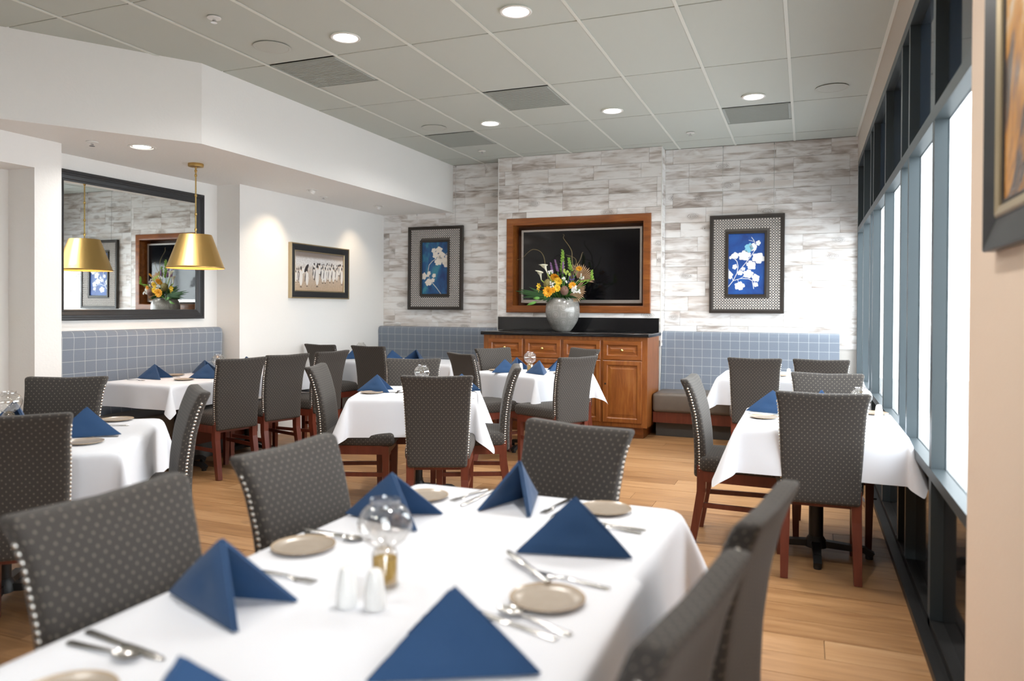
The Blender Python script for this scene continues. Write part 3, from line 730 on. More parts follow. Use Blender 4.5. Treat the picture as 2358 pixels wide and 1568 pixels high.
# ------------------------------------------------------------------ cabinet, countertop, TV
cab = empty('cabinet', (-3.39, 7.68, 0), 0, 'cherry wood cabinet with four drawers above four doors', 'cabinet')
CL, CD = 1.86, .64
MB().box(0, CL, 0, CD, .12, 1.066).build('body', M['cherry'], cab, smooth=0)
MB().box(.05, CL-.05, .07, CD, 0, .12).build('plinth', M['cherryh'], cab, smooth=0)
def raised(w, h):
    mb = MB(); st = .058
    mb.frame(w, h, [(0, 0), (0, .016), (.006, .020), (.045, .020), (.050, .016), (.056, .006), (.064, .006), (.088, .017), (.09, .017)])
    mb.add([(-w/2+.09, -.017, -h/2+.09), (w/2-.09, -.017, -h/2+.09), (w/2-.09, -.017, h/2-.09), (-w/2+.09, -.017, h/2-.09)], [(0, 1, 2, 3)])
    return mb
knob_me = MB().lathe([(.006, 0), (.006, .012), (.014, .018), (.016, .026), (.010, .033), (.0005, .035)], 16, cap=False).data('knob', M['brass'])
dr_me, do_me = raised(.418, .205).data('drawer', M['cherryh'], 25), raised(.418, .655).data('door', M['cherry'], 25)
lock_me = MB().lathe([(.010, 0), (.010, .003), (.004, .004), (.0005, .003)], 12, cap=False).data('keyhole', M['blackm'])
for k in range(4):
    xc = .045 + .2215 + k*.4435
    d = put('drawer', dr_me, cab, (xc, 0, .928)); put('knob', knob_me, d, (0, -.017, 0)).rotation_euler = (PI/2, 0, 0)
    d = put('door', do_me, cab, (xc, 0, .492)); put('keyhole', lock_me, d, (-.18, -.020, .08)).rotation_euler = (PI/2, 0, 0)
ct = empty('countertop', (-3.415, 7.635, 1.067), 0, 'polished black stone countertop with upstand on the cherry cabinet', 'countertop')
put('slab', weld(MB().soft((.955, .348, .019), (.955, .348, .019), .008, 2).data('slab', M['granite'])), ct)
MB().box(-.07, 1.885, .680, .698, .0385, .195).build('upstand', M['granite'], ct, smooth=0)

fr = empty('television_niche', (-2.502, YCOL-.002, 1.880), 0, 'cherry wood frame built around the wall recess of the television', 'frame')
MB().frame(1.752, 1.132, [(0, -.01), (0, .018), (.006, .026), (.07, .030), (.085, .024), (.085, -.18)]).build('moulding', M['cherryh'], fr, smooth=30)
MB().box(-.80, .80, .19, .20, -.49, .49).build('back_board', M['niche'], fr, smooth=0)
tv = empty('television', (-2.485, YCOL+.10, 1.873), 0, 'black flat television with silver edge recessed in the tiled column', 'television')
MB().frame(1.48, .885, [(0, -.05), (0, .012), (.004, .016), (.026, .016), (.028, .010)]).box(-.735, .735, .0, .05, -.44, .44).build('bezel', M['silver'], tv, smooth=30)
MB().box(-.714, .714, -.0105, -.002, -.405, .417).build('screen', M['screen'], tv, smooth=0)
MB().box(-.714, .714, -.015, -.002, -.4425, -.4055).build('lower_bar', M['silver'], tv, smooth=0)

# ------------------------------------------------------------------ mirror, pictures, pendant
mi = empty('wall_mirror', (-5.536, 4.878, 1.855), PI/2, 'large wall mirror with stepped charcoal frame above the alcove banquette', 'mirror')
MB().frame(1.56, 1.212, [(0, 0), (0, .030), (.006, .036), (.022, .036), (.026, .030), (.040, .030), (.044, .024), (.070, .020), (.076, .014), (.088, .012), (.090, .002)]).build('frame', M['charf'], mi, smooth=25)
MB().box(-.70, .70, -.006, 0, -.525, .525).build('glass', M['mirror'], mi, smooth=0)

def leafpoly(mb, x, z, r, a, y, m, lob=5, squash=.85):
    pts = []
    for k in range(40):
        t_ = 2*PI*k/40; rr = r*(.70 + .22*abs(math.cos(lob*t_/2)) + .08*math.cos(t_)+.05*math.sin(9*t_+x*31))
        px, pz = rr*math.cos(t_), rr*math.sin(t_)*squash
        pts.append((x + px*math.cos(a)-pz*math.sin(a), z + px*math.sin(a)+pz*math.cos(a)))
    return pts
def leafprint(mb, leaves, stems, ww, hh, wm, pm, km):
    clip = lambda p: (max(-ww, min(ww, p[0])), max(-hh, min(hh, p[1])))
    for (x, z, r, a, m) in leaves:
        pts = [clip(p) for p in leafpoly(mb, x, z, r, a, 0, m)]
        mb.add([(p[0], -.0042, p[1]) for p in pts] + [clip((x, z))[:1]+(-.0042,)+clip((x, z))[1:]], [(k, (k+1) % 40, 40) for k in range(40)], m)
    for st in stems:
        w = st[0]; pts = st[1]
        for (a, b) in zip(pts, pts[1:]):
            d = Vector((b[0]-a[0], b[1]-a[1])).normalized()*w; nx_, nz_ = -d.y, d.x
            mb.add([(a[0]+nx_, -.0041, a[1]+nz_), (a[0]-nx_, -.0041, a[1]-nz_), (b[0]-nx_, -.0041, b[1]-nz_), (b[0]+nx_, -.0041, b[1]+nz_)], [(0, 1, 2, 3)], wm)
def studpanel(w, h, iw, ih, m):
    mb = MB(); p = .0295; nx, nz = int(w/p), int(h/p); 
    for i in range(nx):
        for j in range(nz):
            x, z = (i-(nx-1)/2)*p, (j-(nz-1)/2)*p
            if abs(x) < iw/2+.008 and abs(z) < ih/2+.008: continue
            s = .0095
            mb.add([(x-s, -.004, z-s), (x+s, -.004, z-s), (x+s, -.004, z+s), (x-s, -.004, z+s), (x-s*.55, -.011, z-s*.55), (x+s*.55, -.011, z-s*.55), (x+s*.55, -.011, z+s*.55), (x-s*.55, -.011, z+s*.55)],
                   [(0, 1, 5, 4), (1, 2, 6, 5), (2, 3, 7, 6), (3, 0, 4, 7), (4, 5, 6, 7)], m)
            mb.lathe([(.0045, 0), (.003, .004), (.0003, .005)], 6, (0, 0, 0), 1, cap=False) if False else None
            q = p/2; xx, zz = x+q, z+q
            if i < nx-1 and j < nz-1 and not (abs(xx) < iw/2+.012 and abs(zz) < ih/2+.012):
                t2 = .0068; mb.add([(xx-t2, -.004, zz), (xx, -.004, zz-t2), (xx+t2, -.004, zz), (xx, -.004, zz+t2), (xx, -.013, zz)], [(0, 1, 4), (1, 2, 4), (2, 3, 4), (3, 0, 4)], 1)
    return mb
def botanical(x, y, z, W, Hh, iw, ih, label, leaves, stems, backm, leafm, hooks):
    e = empty('framed_print', (x, y, z), 0, label, 'picture', 'framed blue leaf prints')
    e.rotation_euler = (rad(-.6), 0, 0)
    MB().frame(W, Hh, [(0, .03), (0, -.012), (.002, -.014), (.033, -.014), (.036, -.006), (.036, .028)][::1]).build('outer_frame', M['espresso'], e, smooth=25) if False else None
    MB().frame(W, Hh, [(0, -.03), (0, .014), (.003, .016), (.030, .016), (.033, .013), (.033, -.03)]).build('outer_frame', M['espresso'], e, smooth=25)
    MB().box(-W/2+.01, W/2-.01, .0, .02, -Hh/2+.01, Hh/2-.01).build('backing', M['statback'], e, smooth=0)
    st = studpanel(W-.07, Hh-.07, iw, ih, 0).build('studded_mat', [M['stud'], M['studhi']], e, smooth=0); st['kind'] = 'stuff'
    MB().frame(iw, ih, [(0, 0), (0, .020), (.003, .022), (.025, .022), (.028, .018), (.028, 0)]).build('inner_frame', M['espresso'], e, smooth=25)
    mb = MB().box(-iw/2+.02, iw/2-.02, -.004, 0, -ih/2+.02, ih/2-.02, 0)
    leafprint(mb, leaves, stems, iw/2-.03, ih/2-.03, 1, 0, 2)
    mb.build('leaf_sheet', [backm, leafm, M['leafc']], e, smooth=0)
    for hx, topz in hooks:
        MB().tube([(hx, .0, Hh/2-.01), (hx, .0, topz-z)], .0022, 5).lathe([(.006, -.02), (.006, .0)], 8, (hx, 0, topz-z)).build('hanging_wire', M['chrome'], e)
    return e
# right print : local coordinates from the sheet (x -.19..+.19, z -.33..+.33)
def RX(cx, cz): return ((cx-592)/495*.40, -(cz-777)/855*.705)
Lr = [(RX(*p)[0], RX(*p)[1], r, a, m) for p, r, a, m in [((440, 665), .048, .3, 1), ((385, 690), .022, 1, 1), ((560, 665), .075, .2, 1), ((620, 570), .060, 1.2, 2), ((680, 560), .050, 1.6, 1), ((742, 505), .034, 1.3, 1),
      ((740, 700), .078, -.2, 1), ((650, 790), .062, -.8, 1), ((440, 815), .034, 1.1, 1), ((510, 895), .036, .2, 1), ((550, 845), .026, .5, 1), ((610, 910), .062, .1, 1), ((710, 960), .052, -.9, 1), ((710, 1050), .034, -.5, 1), ((368, 930), .052, 1.5, 1), ((500, 1070), .062, .1, 1)]]
Sr = [(.0035, [RX(*p) for p in [(350, 1090), (420, 1000), (470, 900), (485, 810), (470, 740), (430, 700), (385, 690)]]), (.003, [RX(*p) for p in [(420, 1000), (520, 970), (620, 975), (670, 1000), (690, 1110)]]),
      (.003, [RX(*p) for p in [(420, 1000), (395, 920), (355, 840)]]), (.0028, [RX(*p) for p in [(470, 900), (570, 780), (640, 690), (720, 570), (690, 470), (655, 420)]]), (.002, [RX(*p) for p in [(690, 480), (620, 460)]]), (.002, [RX(*p) for p in [(480, 985), (500, 1040)]]), (.002, [RX(*p) for p in [(515, 970), (580, 930)]])]
botanical(-.613, YB-.045, 1.866, .786, 1.085, .435, .722, 'framed white leaf branch on bright blue, hung nearest the windows', Lr, Sr, M['cyan1'], M['leafw'], [(-.26, 3.18), (.28, 3.18)])
def LX(cx, cz): return ((cx-540)/385*.358, -(cz-800)/810*.665)
Ll = [(LX(*p)[0], LX(*p)[1], r, a, 1) for p, r, a in [((515, 525), .038, .9), ((595, 520), .058, .3), ((545, 600), .052, 1.1), ((640, 600), .056, .2), ((715, 620), .026, .3), ((590, 700), .066, .5), ((690, 690), .066, -.6), ((600, 630), .034, 0), ((705, 750), .040, -.8),
      ((445, 885), .034, 1), ((370, 930), .052, 1.4), ((525, 920), .034, .8), ((440, 1025), .060, .5), ((505, 995), .036, .6), ((425, 920), .022, 0)]]
Sl = [(.0032, [LX(*p) for p in [(640, 1210), (560, 1100), (490, 1020), (450, 940), (435, 830), (450, 750), (500, 690), (560, 650)]]), (.0025, [LX(*p) for p in [(600, 600), (540, 550), (500, 520)]]), (.0022, [LX(*p) for p in [(690, 600), (735, 565)]])]
botanical(-4.455, YB-.045, 1.878, .787, 1.078, .425, .722, 'framed cream leaf branch on dark teal-blue, hung under the soffit', Ll, Sl, M['cyan2'], M['leafk'], [(-.27, 2.585), (.285, 3.18)])

pg = empty('framed_print', (-5.25, 7.155, 1.770), PI/2, 'black and gilt framed wildlife photograph lit on the white wall', 'picture')
MB().frame(1.10, .612, [(0, 0), (0, .040), (.004, .044), (.012, .044), (.014, .040), (.014, .036)]).build('outer_moulding', M['goldf'], pg, smooth=25)
MB().frame(1.072, .584, [(0, .0), (0, .037), (.012, .040), (.062, .030), (.064, .026)]).build('frame', M['charf'], pg, smooth=25)
MB().frame(.944, .456, [(0, 0), (0, .026), (.003, .028), (.012, .024), (.014, .012)]).build('inner_moulding', M['goldf'], pg, smooth=25)
mb = MB().box(-.465, .465, -.012, 0, -.221, .221, 0)
rng = random.Random(4)
def ell(cx, cz, rx, rz, m, y=-.0125, a=0):
    pts = [(cx+rx*math.cos(q)*math.cos(a)-rz*math.sin(q)*math.sin(a), y, cz+rx*math.cos(q)*math.sin(a)+rz*math.sin(q)*math.cos(a)) for q in [2*PI*k/12 for k in range(12)]]
    mb.add(pts, [tuple(range(12))], m)
def bird(x, zf, h, yy, back=0):
    ell(x, zf+h*.48, h*.13, h*.40, 1, yy); ell(x+h*.01, zf+h*.90, h*.055, h*.09, 2, yy-.0002); ell(x+h*.05, zf+h*.80, h*.03, h*.04, 3, yy-.0003)
    ell(x-h*.15, zf+h*.50, h*.03, h*.24, 2, yy-.0001, .15*(1 if back else -1)); ell(x, zf+.03*h, h*.08, h*.02, 2, yy-.0002)
for k in range(46):
    x = rng.uniform(-.14, .45) if k < 38 else rng.uniform(-.45, -.2); bird(x, -.03-(.06 if k > 20 else 0)*rng.random() + (-.05*(k > 30)), .13+.02*rng.random(), -.0125-k*.00002)
for x, zf, h in [(-.35, -.185, .24), (-.24, -.175, .21), (-.055, -.175, .27), (.05, -.13, .21), (.10, -.13, .2), (.19, -.12, .19), (.26, -.12, .2), (.33, -.1, .17), (.43, -.14, .22)]: bird(x, zf, h, -.0138)
ell(-.25, .035, .06, .022, 2, -.0136, .9); ell(-.32, -.0, .07, .03, 1, -.0134, .4)
mb.build('photo_sheet', [M['pfield'], M['pw'], M['pk'], M['po']], pg, smooth=0)

ca = empty('framed_canvas', (.484, 1.74, 2.46), -PI/2, 'large warm abstract canvas in black and gilt frame by the camera', 'picture')
ca.rotation_euler = (0, 0, -PI/2)
W_, H_ = 1.28, 1.86
MB().frame(W_, H_, [(0, 0), (0, .030), (.004, .034), (.03, .028), (.080, .016), (.084, .018)]).build('frame', M['charf'], ca, smooth=25)
MB().frame(W_-.168, H_-.168, [(0, 0), (0, .020), (.006, .024), (.028, .018), (.03, .012)]).build('inner_moulding', M['goldf'], ca, smooth=25)
MB().frame(W_-.228, H_-.228, [(0, 0), (0, .013), (.010, .013), (.014, .008)]).build('liner', M['espresso'], ca, smooth=25)
MB().box(-W_/2+.10, W_/2-.10, -.009, 0, -H_/2+.10, H_/2-.10).build('canvas', M['canvas'], ca, smooth=0)
tag(put('light_switch', weld(MB().box(0, .006, -.04, .04, -.06, .06).box(.006, .012, -.012, .012, -.02, .02).data('light_switch', M['switch'], 0)), None, (-5.489, 3.60, 1.235)), 'ivory light switch plate inside the wall opening', 'switch')

pe = empty('pendant_lamp', (-4.865, 4.90, ZS), 0, 'brass cone pendant lamp hanging before the large mirror', 'pendant lamp')
MB().lathe([(.001, 0), (.062, 0), (.064, -.008), (.062, -.026), (.012, -.030), (.008, -.04)], 32, cap=False).build('canopy', M['brush'], pe)
rod = MB().tube([(0, 0, -.04), (0, 0, -.60)], .006, 10)
for zz in (-.06, -.10, -.27, -.43, -.56): rod.lathe([(.004, zz-.014), (.011, zz-.008), (.011, zz+.006), (.004, zz+.013)], 12)
rod.tube([(0, 0, -.045), (.012, 0, -.06), (0, 0, -.075), (-.012, 0, -.06), (0, 0, -.045)], .003, 6).build('rod', M['brass'], pe)
sh = MB().lathe([(.008, -.595), (.010, -.605), (.128, -.607), (.131, -.612), (.229, -.880), (.235, -.886), (.237, -.894), (.231, -.896)], 64, cap=False)
sh.build('shade', M['brush'], pe, smooth=30)
MB().lathe([(.008, -.610), (.126, -.614), (.226, -.882), (.231, -.8955)], 64, cap=False).build('shade_lining', M['shadein'], pe)
MB().lathe([(.018, -.61), (.018, -.66), (.03, -.69), (.045, -.73), (.03, -.765), (.001, -.775)], 20, cap=False).build('bulb', emis('pendant_bulb', C(1, .8, .5), 12), pe)
l = bpy.data.lights.new('pendant_light', 'POINT'); l.energy = P_PEND; l.color = (1, .78, .5); l.shadow_soft_size = .05
o = bpy.data.objects.new('pendant_light', l); COL.objects.link(o); o.parent = pe; o.location = (0, 0, -.83)
# ------------------------------------------------------------------ table settings
ZT = TZ+.005
def napkin_me(a, L, seed):
    """pyramid fold: Q(0,0) at the diner's side, ridge up to P, two triangular panels ending at B and C (open front)"""
    rng = random.Random(seed); q = L/math.sqrt(2); px = L/2/math.cos(a); h = math.sqrt(max(q*q-px*px, .0025))
    mb = MB()
    for s in (-1, 1):
        Q, B, P = Vector((0, 0, .002)), Vector((L*math.cos(a), s*L*math.sin(a), .002)), Vector((px, 0, h))
        N = (B-Q).cross(P-Q).normalized()*s
        if N.y*s < 0: N = -N
        n = 10
        for layer, (th, ins, sh) in enumerate(((.0045, 0, 0), (-.002, .010, .008))):
            out = []; inn = []; idx = {}
            for i in range(n+1):
                for j in range(n+1-i):
                    u, v = i/n, j/n; w = 1-u-v
                    p = Q*w + B*u + P*v
                    cen = (Q+B+P)/3; p = p + (cen-p)*(ins*4)
                    bul = math.sin(PI*min(1, 3*min(u, v, w)))*.006 + .004*math.sin(6*u+seed)*w*v*4
                    if layer == 1: p = p + (B-Q).normalized()*sh*rng.uniform(.9, 1.1)
                    idx[i, j] = len(out)
                    out.append(p + N*(th+bul)); inn.append(p + N*(th-.0045+bul*.8))
            m = len(out); fs = []
            for i in range(n):
                for j in range(n-i):
                    a0, b0, c0 = idx[i, j], idx[i+1, j], idx[i, j+1]
                    fs.append((a0, b0, c0) if s < 0 else (a0, c0, b0)); fs.append((a0+m, c0+m, b0+m) if s < 0 else (a0+m, b0+m, c0+m))
                    if i+j < n-1:
                        d0 = idx[i+1, j+1]; fs.append((b0, d0, c0) if s < 0 else (b0, c0, d0)); fs.append((b0+m, c0+m, d0+m) if s < 0 else (b0+m, d0+m, c0+m))
            rim = [idx[i, 0] for i in range(n+1)] + [idx[n-k, k] for k in range(1, n+1)] + [idx[0, n-k] for k in range(1, n)]
            for k in range(len(rim)):
                x0, x1 = rim[k], rim[(k+1) % len(rim)]; fs.append((x0, x0+m, x1+m, x1) if s < 0 else (x0, x1, x1+m, x0+m))
            mb.add([(p.x, p.y, max(p.z, .001)) for p in out+inn], fs)
    return weld(mb.data('napkin', M['navy'], 50), 1e-6)
def napkin(x, y, h, label, a=17, L=.285, z=ZT, grp='navy pyramid napkins', seed=None):
    me = napkin_me(rad(a), L, seed if seed is not None else int(abs(x*97+y*31)*10))
    return tag(put('napkin', me, None, (x, y, z), rad(h)), label, 'napkin', grp)
plate_me = MB().lathe([(.001, .004), (.050, .004), (.060, .0048), (.0775, .0098), (.079, .0105), (.0795, .009), (.060, .002), (.050, .0), (.001, 0)], 40, cap=False).data('side_plate', M['plate'])
def plate(x, y, label, z=ZT, s=1): 
    o = tag(put('side_plate', plate_me, None, (x, y, z)), label, 'plate', 'taupe side plates'); return o
def flat(pts, th, z=.0):                                        # pts: (x, halfwidth, zlift) along +x
    mb = MB(); n = len(pts); vs = []
    for x, w, zz in pts: vs += [(x, -w, zz+z+th*.3), (x, -w*.6, zz+z+th), (x, w*.6, zz+z+th), (x, w, zz+z+th*.3), (x, 0, zz+z)]
    fs = [(i*5+k, i*5+(k+1) % 5, (i+1)*5+(k+1) % 5, (i+1)*5+k) for i in range(n-1) for k in range(5)] + [tuple(range(4, -1, -1)), tuple(range((n-1)*5, n*5))]
    return mb.add(vs, fs)
HND = [(0, .006, 0), (.008, .0095, 0), (.04, .0085, .001), (.08, .006, .003), (.105, .0045, .004)]
knife_me = weld(flat([(0, .007, 0), (.006, .009, 0), (.05, .0085, 0), (.10, .0075, 0), (.108, .006, 0), (.115, .009, 0), (.14, .0105, 0), (.19, .010, 0), (.215, .007, 0), (.226, .001, 0)], .0035).data('knife', M['steel']))
def spoon():
    mb = flat(HND + [(.12, .004, .003)], .003)
    for k in range(1): pass
    vs = []; n = 10; R1, R2 = .030, .0195
    for i in range(n+1):
        r_ = i/n
        for j in range(16):
            a = 2*PI*j/16; vs.append((.148+R1*r_*math.cos(a), R2*r_*math.sin(a)*(1+.12*math.cos(a)), .0025 - .006*(1-r_*r_) + .006))
    fs = [(i*16+j, i*16+(j+1) % 16, (i+1)*16+(j+1) % 16, (i+1)*16+j) for i in range(n) for j in range(16)]
    mb.add(vs, fs); return mb.data('spoon', M['steel'])
def fork():
    mb = flat(HND + [(.125, .005, .002), (.138, .0115, .000), (.150, .0125, .0005)], .0028)
    for k in range(4):
        y = -.0095+k*.0063; mb.box(.149, .188, y-.0017, y+.0017, .0008, .0034)
    return mb.data('fork', M['steel'])
spoon_me, fork_me = spoon(), fork()
CM = {'knife': knife_me, 'spoon': spoon_me, 'fork': fork_me}
def cutlery(kind, x0, y0, x1, y1, label, z=ZT):                   # handle end -> tip
    return tag(put(kind, CM[kind], None, (x0, y0, z+.0002), math.atan2(y1-y0, x1-x0)), label, kind, 'steel '+kind+('s' if kind[-1] != 'e' else 's').replace('knifes', 'knives'))
lampbase_me = MB().lathe([(.001, .0), (.030, .0), (.031, .004), (.0285, .012), (.0285, .070), (.024, .078), (.018, .082)], 28, cap=False).data('base', M['glass'])
oil_me = MB().lathe([(.001, .006), (.0262, .007), (.0262, .060), (.001, .060)], 24, cap=False).data('oil', M['oil'])
globe_me = MB().lathe([(.020, .082), (.030, .088), (.047, .102), (.058, .122), (.060, .138), (.055, .156), (.044, .170), (.034, .176), (.032, .182), (.034, .188)], 32, cap=False).data('globe', M['glass'])
wick_me = MB().lathe([(.010, .080), (.012, .086), (.004, .090), (.003, .105), (.0005, .107)], 12, cap=False).data('burner', M['glass'])
def lamp(x, y, label, s=1, z=ZT):
    e = empty('oil_lamp', (x, y, z), 0, label, 'oil lamp', 'glass oil lamps'); e.scale = (s, s, s)
    for n_, m_ in (('base', lampbase_me), ('oil', oil_me), ('globe', globe_me), ('burner', wick_me)): put(n_, m_, e)
    return e
shaker_me = MB().lathe([(.001, 0), (.0205, 0), (.022, .003), (.0205, .035), (.0165, .068), (.013, .078), (.006, .082), (.001, .083)], 24, cap=False).data('shaker', M['porcelain'])
def shaker(x, y, label, z=ZT): return tag(put('shaker', shaker_me, None, (x, y, z)), label, 'shaker', 'white porcelain shakers')
Z1 = TZ+.0085; Z1b = TZ+.005
napkin(-1.25, 1.19, -4, 'navy napkin before the chair at the front table, close to the spoon', 17, z=Z1)
napkin(-1.26, 1.85, 4, 'navy napkin behind the glass oil lamp on the front table', 19, z=Z1b, seed=3)
napkin(-.82, 2.32-.02, -92, 'navy napkin set at the far end of the front table', 17, z=Z1b, seed=5)
napkin(-.39, 1.785, 178, 'navy napkin with broad flat face near the cloth edge, front table', 16, z=Z1b, seed=8)
napkin(-.405, 1.155, 188, 'navy napkin with broad face in front, beside spoon and plate', 20, z=Z1, seed=9)
napkin(-.80, .62, 88, 'navy napkin cut off by the bottom picture edge', 24, z=Z1, seed=11)
plate(-1.175, 1.54, 'taupe plate between two left-side navy napkins by the oil lamp', Z1)
plate(-.495, 1.455, 'taupe plate with shiny rim between two broad navy napkins, front table', Z1)
plate(-1.14, 2.11, 'taupe plate half hidden behind a napkin at the far corner, front table', Z1b)
plate(-.56, 2.185, 'taupe plate at the far end of the front table by the end chair', Z1b)
plate(-1.06, .80, 'taupe plate cut by the bottom picture edge', Z1)
cutlery('knife', -1.243, .990, -.99, .955, 'steel knife lying by the front table edge, close to camera', Z1)
cutlery('spoon', -1.235, .945, -1.07, .94, 'steel spoon lying beside the knife nearest the table edge', Z1)
cutlery('fork', -1.19, 1.365, -1.02, 1.355, 'steel fork with tines just behind a navy napkin, front table', Z1)
cutlery('knife', -1.27, 1.672, -1.05, 1.655, 'steel knife behind the taupe plate by the oil lamp', Z1)
cutlery('spoon', -1.245, 1.640, -1.08, 1.640, 'steel spoon behind the taupe plate by the oil lamp', Z1)
cutlery('fork', -.995, 2.285, -1.03, 2.12, 'steel fork at the far end of the front table, left of the napkin', Z1b)
cutlery('knife', -.970, 2.285, -.985, 2.06, 'steel knife at the far end of the front table, next to the fork', Z1b)
cutlery('fork', -.70, 2.265, -.72, 2.10, 'steel fork beside the far plate and chair, front table', Z1b)
cutlery('knife', -.67, 2.265, -.685, 2.05, 'steel butter knife next to the far plate, front table', Z1b)
cutlery('knife', -.405, 2.03, -.62, 2.06, 'steel knife behind the broad napkin near the cloth corner', Z1b)
cutlery('spoon', -.41, 2.0, -.57, 2.02, 'steel spoon behind the broad napkin near the cloth corner', Z1b)
cutlery('fork', -.39, 1.567, -.57, 1.597, 'steel fork behind the plate with shiny rim', Z1)
cutlery('knife', -.515, 1.525, -.66, 1.665, 'steel butter knife slanting off the plate with shiny rim', Z1+.012)
cutlery('spoon', -.400, 1.318, -.555, 1.37, 'steel spoon in front of the plate with shiny rim', Z1)
cutlery('knife', -.42, 1.29, -.62, 1.352, 'steel knife beside the spoon in front of the shiny plate', Z1)
lamp(-.855, 1.405, 'clear glass oil lamp with golden oil on the front table', 1.0, Z1)
shaker(-.865, 1.275, 'white shaker on the front table, the one nearer the napkin with two wings', Z1)
shaker(-.805, 1.285, 'white shaker on the front table, right against the oil lamp', Z1)
# window table
napkin(-.33, 4.66, 2, 'navy napkin on the window table beside the back-turned chair', 22, seed=21)
napkin(.09, 4.90, -90, 'navy napkin tip peeking over the back-turned chair, window table', 18, seed=22)
plate(-.215, 4.40, 'taupe plate on the window table before the navy napkin')
plate(.375, 4.83, 'taupe plate on the window table close to the sill')
cutlery('knife', -.31, 4.545, -.09, 4.555, 'steel knife on the window table between plate and napkin')
lamp(.29, 4.55, 'glass oil lamp on the window table beside the sill', .95)
shaker(.385, 4.62, 'white shaker on the window table beside the oil lamp')
# right banquette table
shaker(-.14, 7.10, 'white shaker behind the back-turned chair, right banquette table')
plate(-.22, 7.22, 'taupe plate behind the back-turned chairs, right banquette table')
plate(-.60, 7.55, 'taupe plate at the aisle end of the right banquette table')
# middle table
napkin(-3.04, 4.60, 23, 'navy napkin on the middle table beside the back-turned chair', 24, .27, seed=31)
plate(-2.87, 4.53, 'taupe plate on the middle table before the navy napkin')
cutlery('fork', -2.70, 4.58, -2.77, 4.74, 'steel fork on the middle table beside the napkin')
cutlery('knife', -2.86, 4.60, -2.74, 4.63, 'steel knife resting by the plate on the middle table')
lamp(-2.64, 4.85, 'glass oil lamp on the middle table, globe above the chair back')
napkin(-2.22, 4.98, 203, 'navy napkin tip over the chair shoulder, middle table', 20, .27, seed=32)
# cabinet table
cc = Vector((-2.46, 6.77))
napkin(-2.74, 6.40, 56, 'navy napkin by the plate on the cabinet table', 22, .27, seed=41)
napkin(-2.80, 6.92, -23, 'navy napkin behind the shaker on the cabinet table', 20, .26, seed=42)
napkin(-2.22, 6.38, 125, 'navy napkin leaning by the oil lamp on the cabinet table', 22, .27, seed=43)
napkin(-2.12, 6.98, 205, 'navy napkin behind the lit chair on the cabinet table', 20, .26, seed=44)
plate(-2.80, 6.66, 'taupe plate on the cabinet table beside the dark chair')
plate(-2.12, 6.60, 'taupe plate on the cabinet table beside the lit chair')
lamp(-2.44, 6.62, 'glass oil lamp with golden oil on the cabinet table', 1.05)
shaker(-2.55, 6.66, 'white shaker on the cabinet table, between two napkins')
shaker(-2.40, 6.76, 'white shaker on the cabinet table, behind the oil lamp')
# alcove table
napkin(-5.24, 4.64, 20, 'navy napkin at the front end of the alcove table', 24, .27, seed=51)
napkin(-5.20, 5.20, 0, 'navy napkin on the alcove table nearest the plaid backrest', 22, .27, seed=52)
napkin(-4.60, 4.90, 175, 'navy napkin on the alcove table in front of the lamp', 24, .27, seed=53)
napkin(-4.68, 5.48, 178, 'navy napkin showing between two chairs of the alcove table', 22, .27, seed=54)
napkin(-5.20, 5.74, 0, 'navy napkin tip at the far end of the alcove table', 20, .27, seed=55)
plate(-5.18, 4.98, 'taupe plate on the alcove table behind the front napkin')
plate(-4.79, 4.70, 'taupe plate on the alcove table nearest the hanging corner')
plate(-5.10, 5.5, 'taupe plate on the alcove table beside the plaid backrest')
cutlery('knife', -5.24, 4.86, -5.02, 4.88, 'steel knife on the alcove table by the plaid backrest')
cutlery('fork', -5.22, 4.52, -5.04, 4.52, 'steel fork on the alcove table by the front napkin')
lamp(-4.86, 5.16, 'glass oil lamp on the alcove table beside the first chair')
# askew side table
def rot2(x, y, a): return (-3.47+x*math.cos(rad(a))-y*math.sin(rad(a)), 2.32+x*math.sin(rad(a))+y*math.cos(rad(a)))
napkin(-3.02, 2.58, 212, 'large navy napkin on the askew table beside the wall opening', 18, .285, seed=61)
napkin(-3.83, 2.68, -52, 'small navy napkin tip behind the oil lamp on the askew table', 20, .27, seed=62)
plate(-2.985, 2.36, 'taupe plate near the hanging corner of the askew table')
plate(-3.42, 2.90, 'taupe plate behind the large napkin on the askew table')
cutlery('knife', -2.99, 2.54, -3.18, 2.43, 'steel knife in front of the large napkin, askew table')
cutlery('spoon', -3.02, 2.21, -3.14, 2.32, 'steel spoon catching light beside the cut-off chair, askew table')
cutlery('fork', -3.22, 2.80, -3.36, 2.69, 'steel fork behind the large napkin, askew table')
lamp(-3.66, 2.48, 'glass oil lamp cut by the picture edge on the askew table', 1.0)
# corner table
napkin(-4.42, 7.22, 80, 'navy napkin behind the dark chair on the corner table', 24, .27, seed=71)
napkin(-4.23, 7.80, -95, 'navy napkin standing against the plaid bench on the corner table', 26, .27, seed=72)
napkin(-5.05, 7.35, 60, 'navy napkin at the wall end of the corner table', 22, .26, seed=73)
lamp(-4.98, 7.62, 'glass oil lamp near the white wall on the corner table')
shaker(-4.86, 7.56, 'white shaker near the white wall on the corner table')

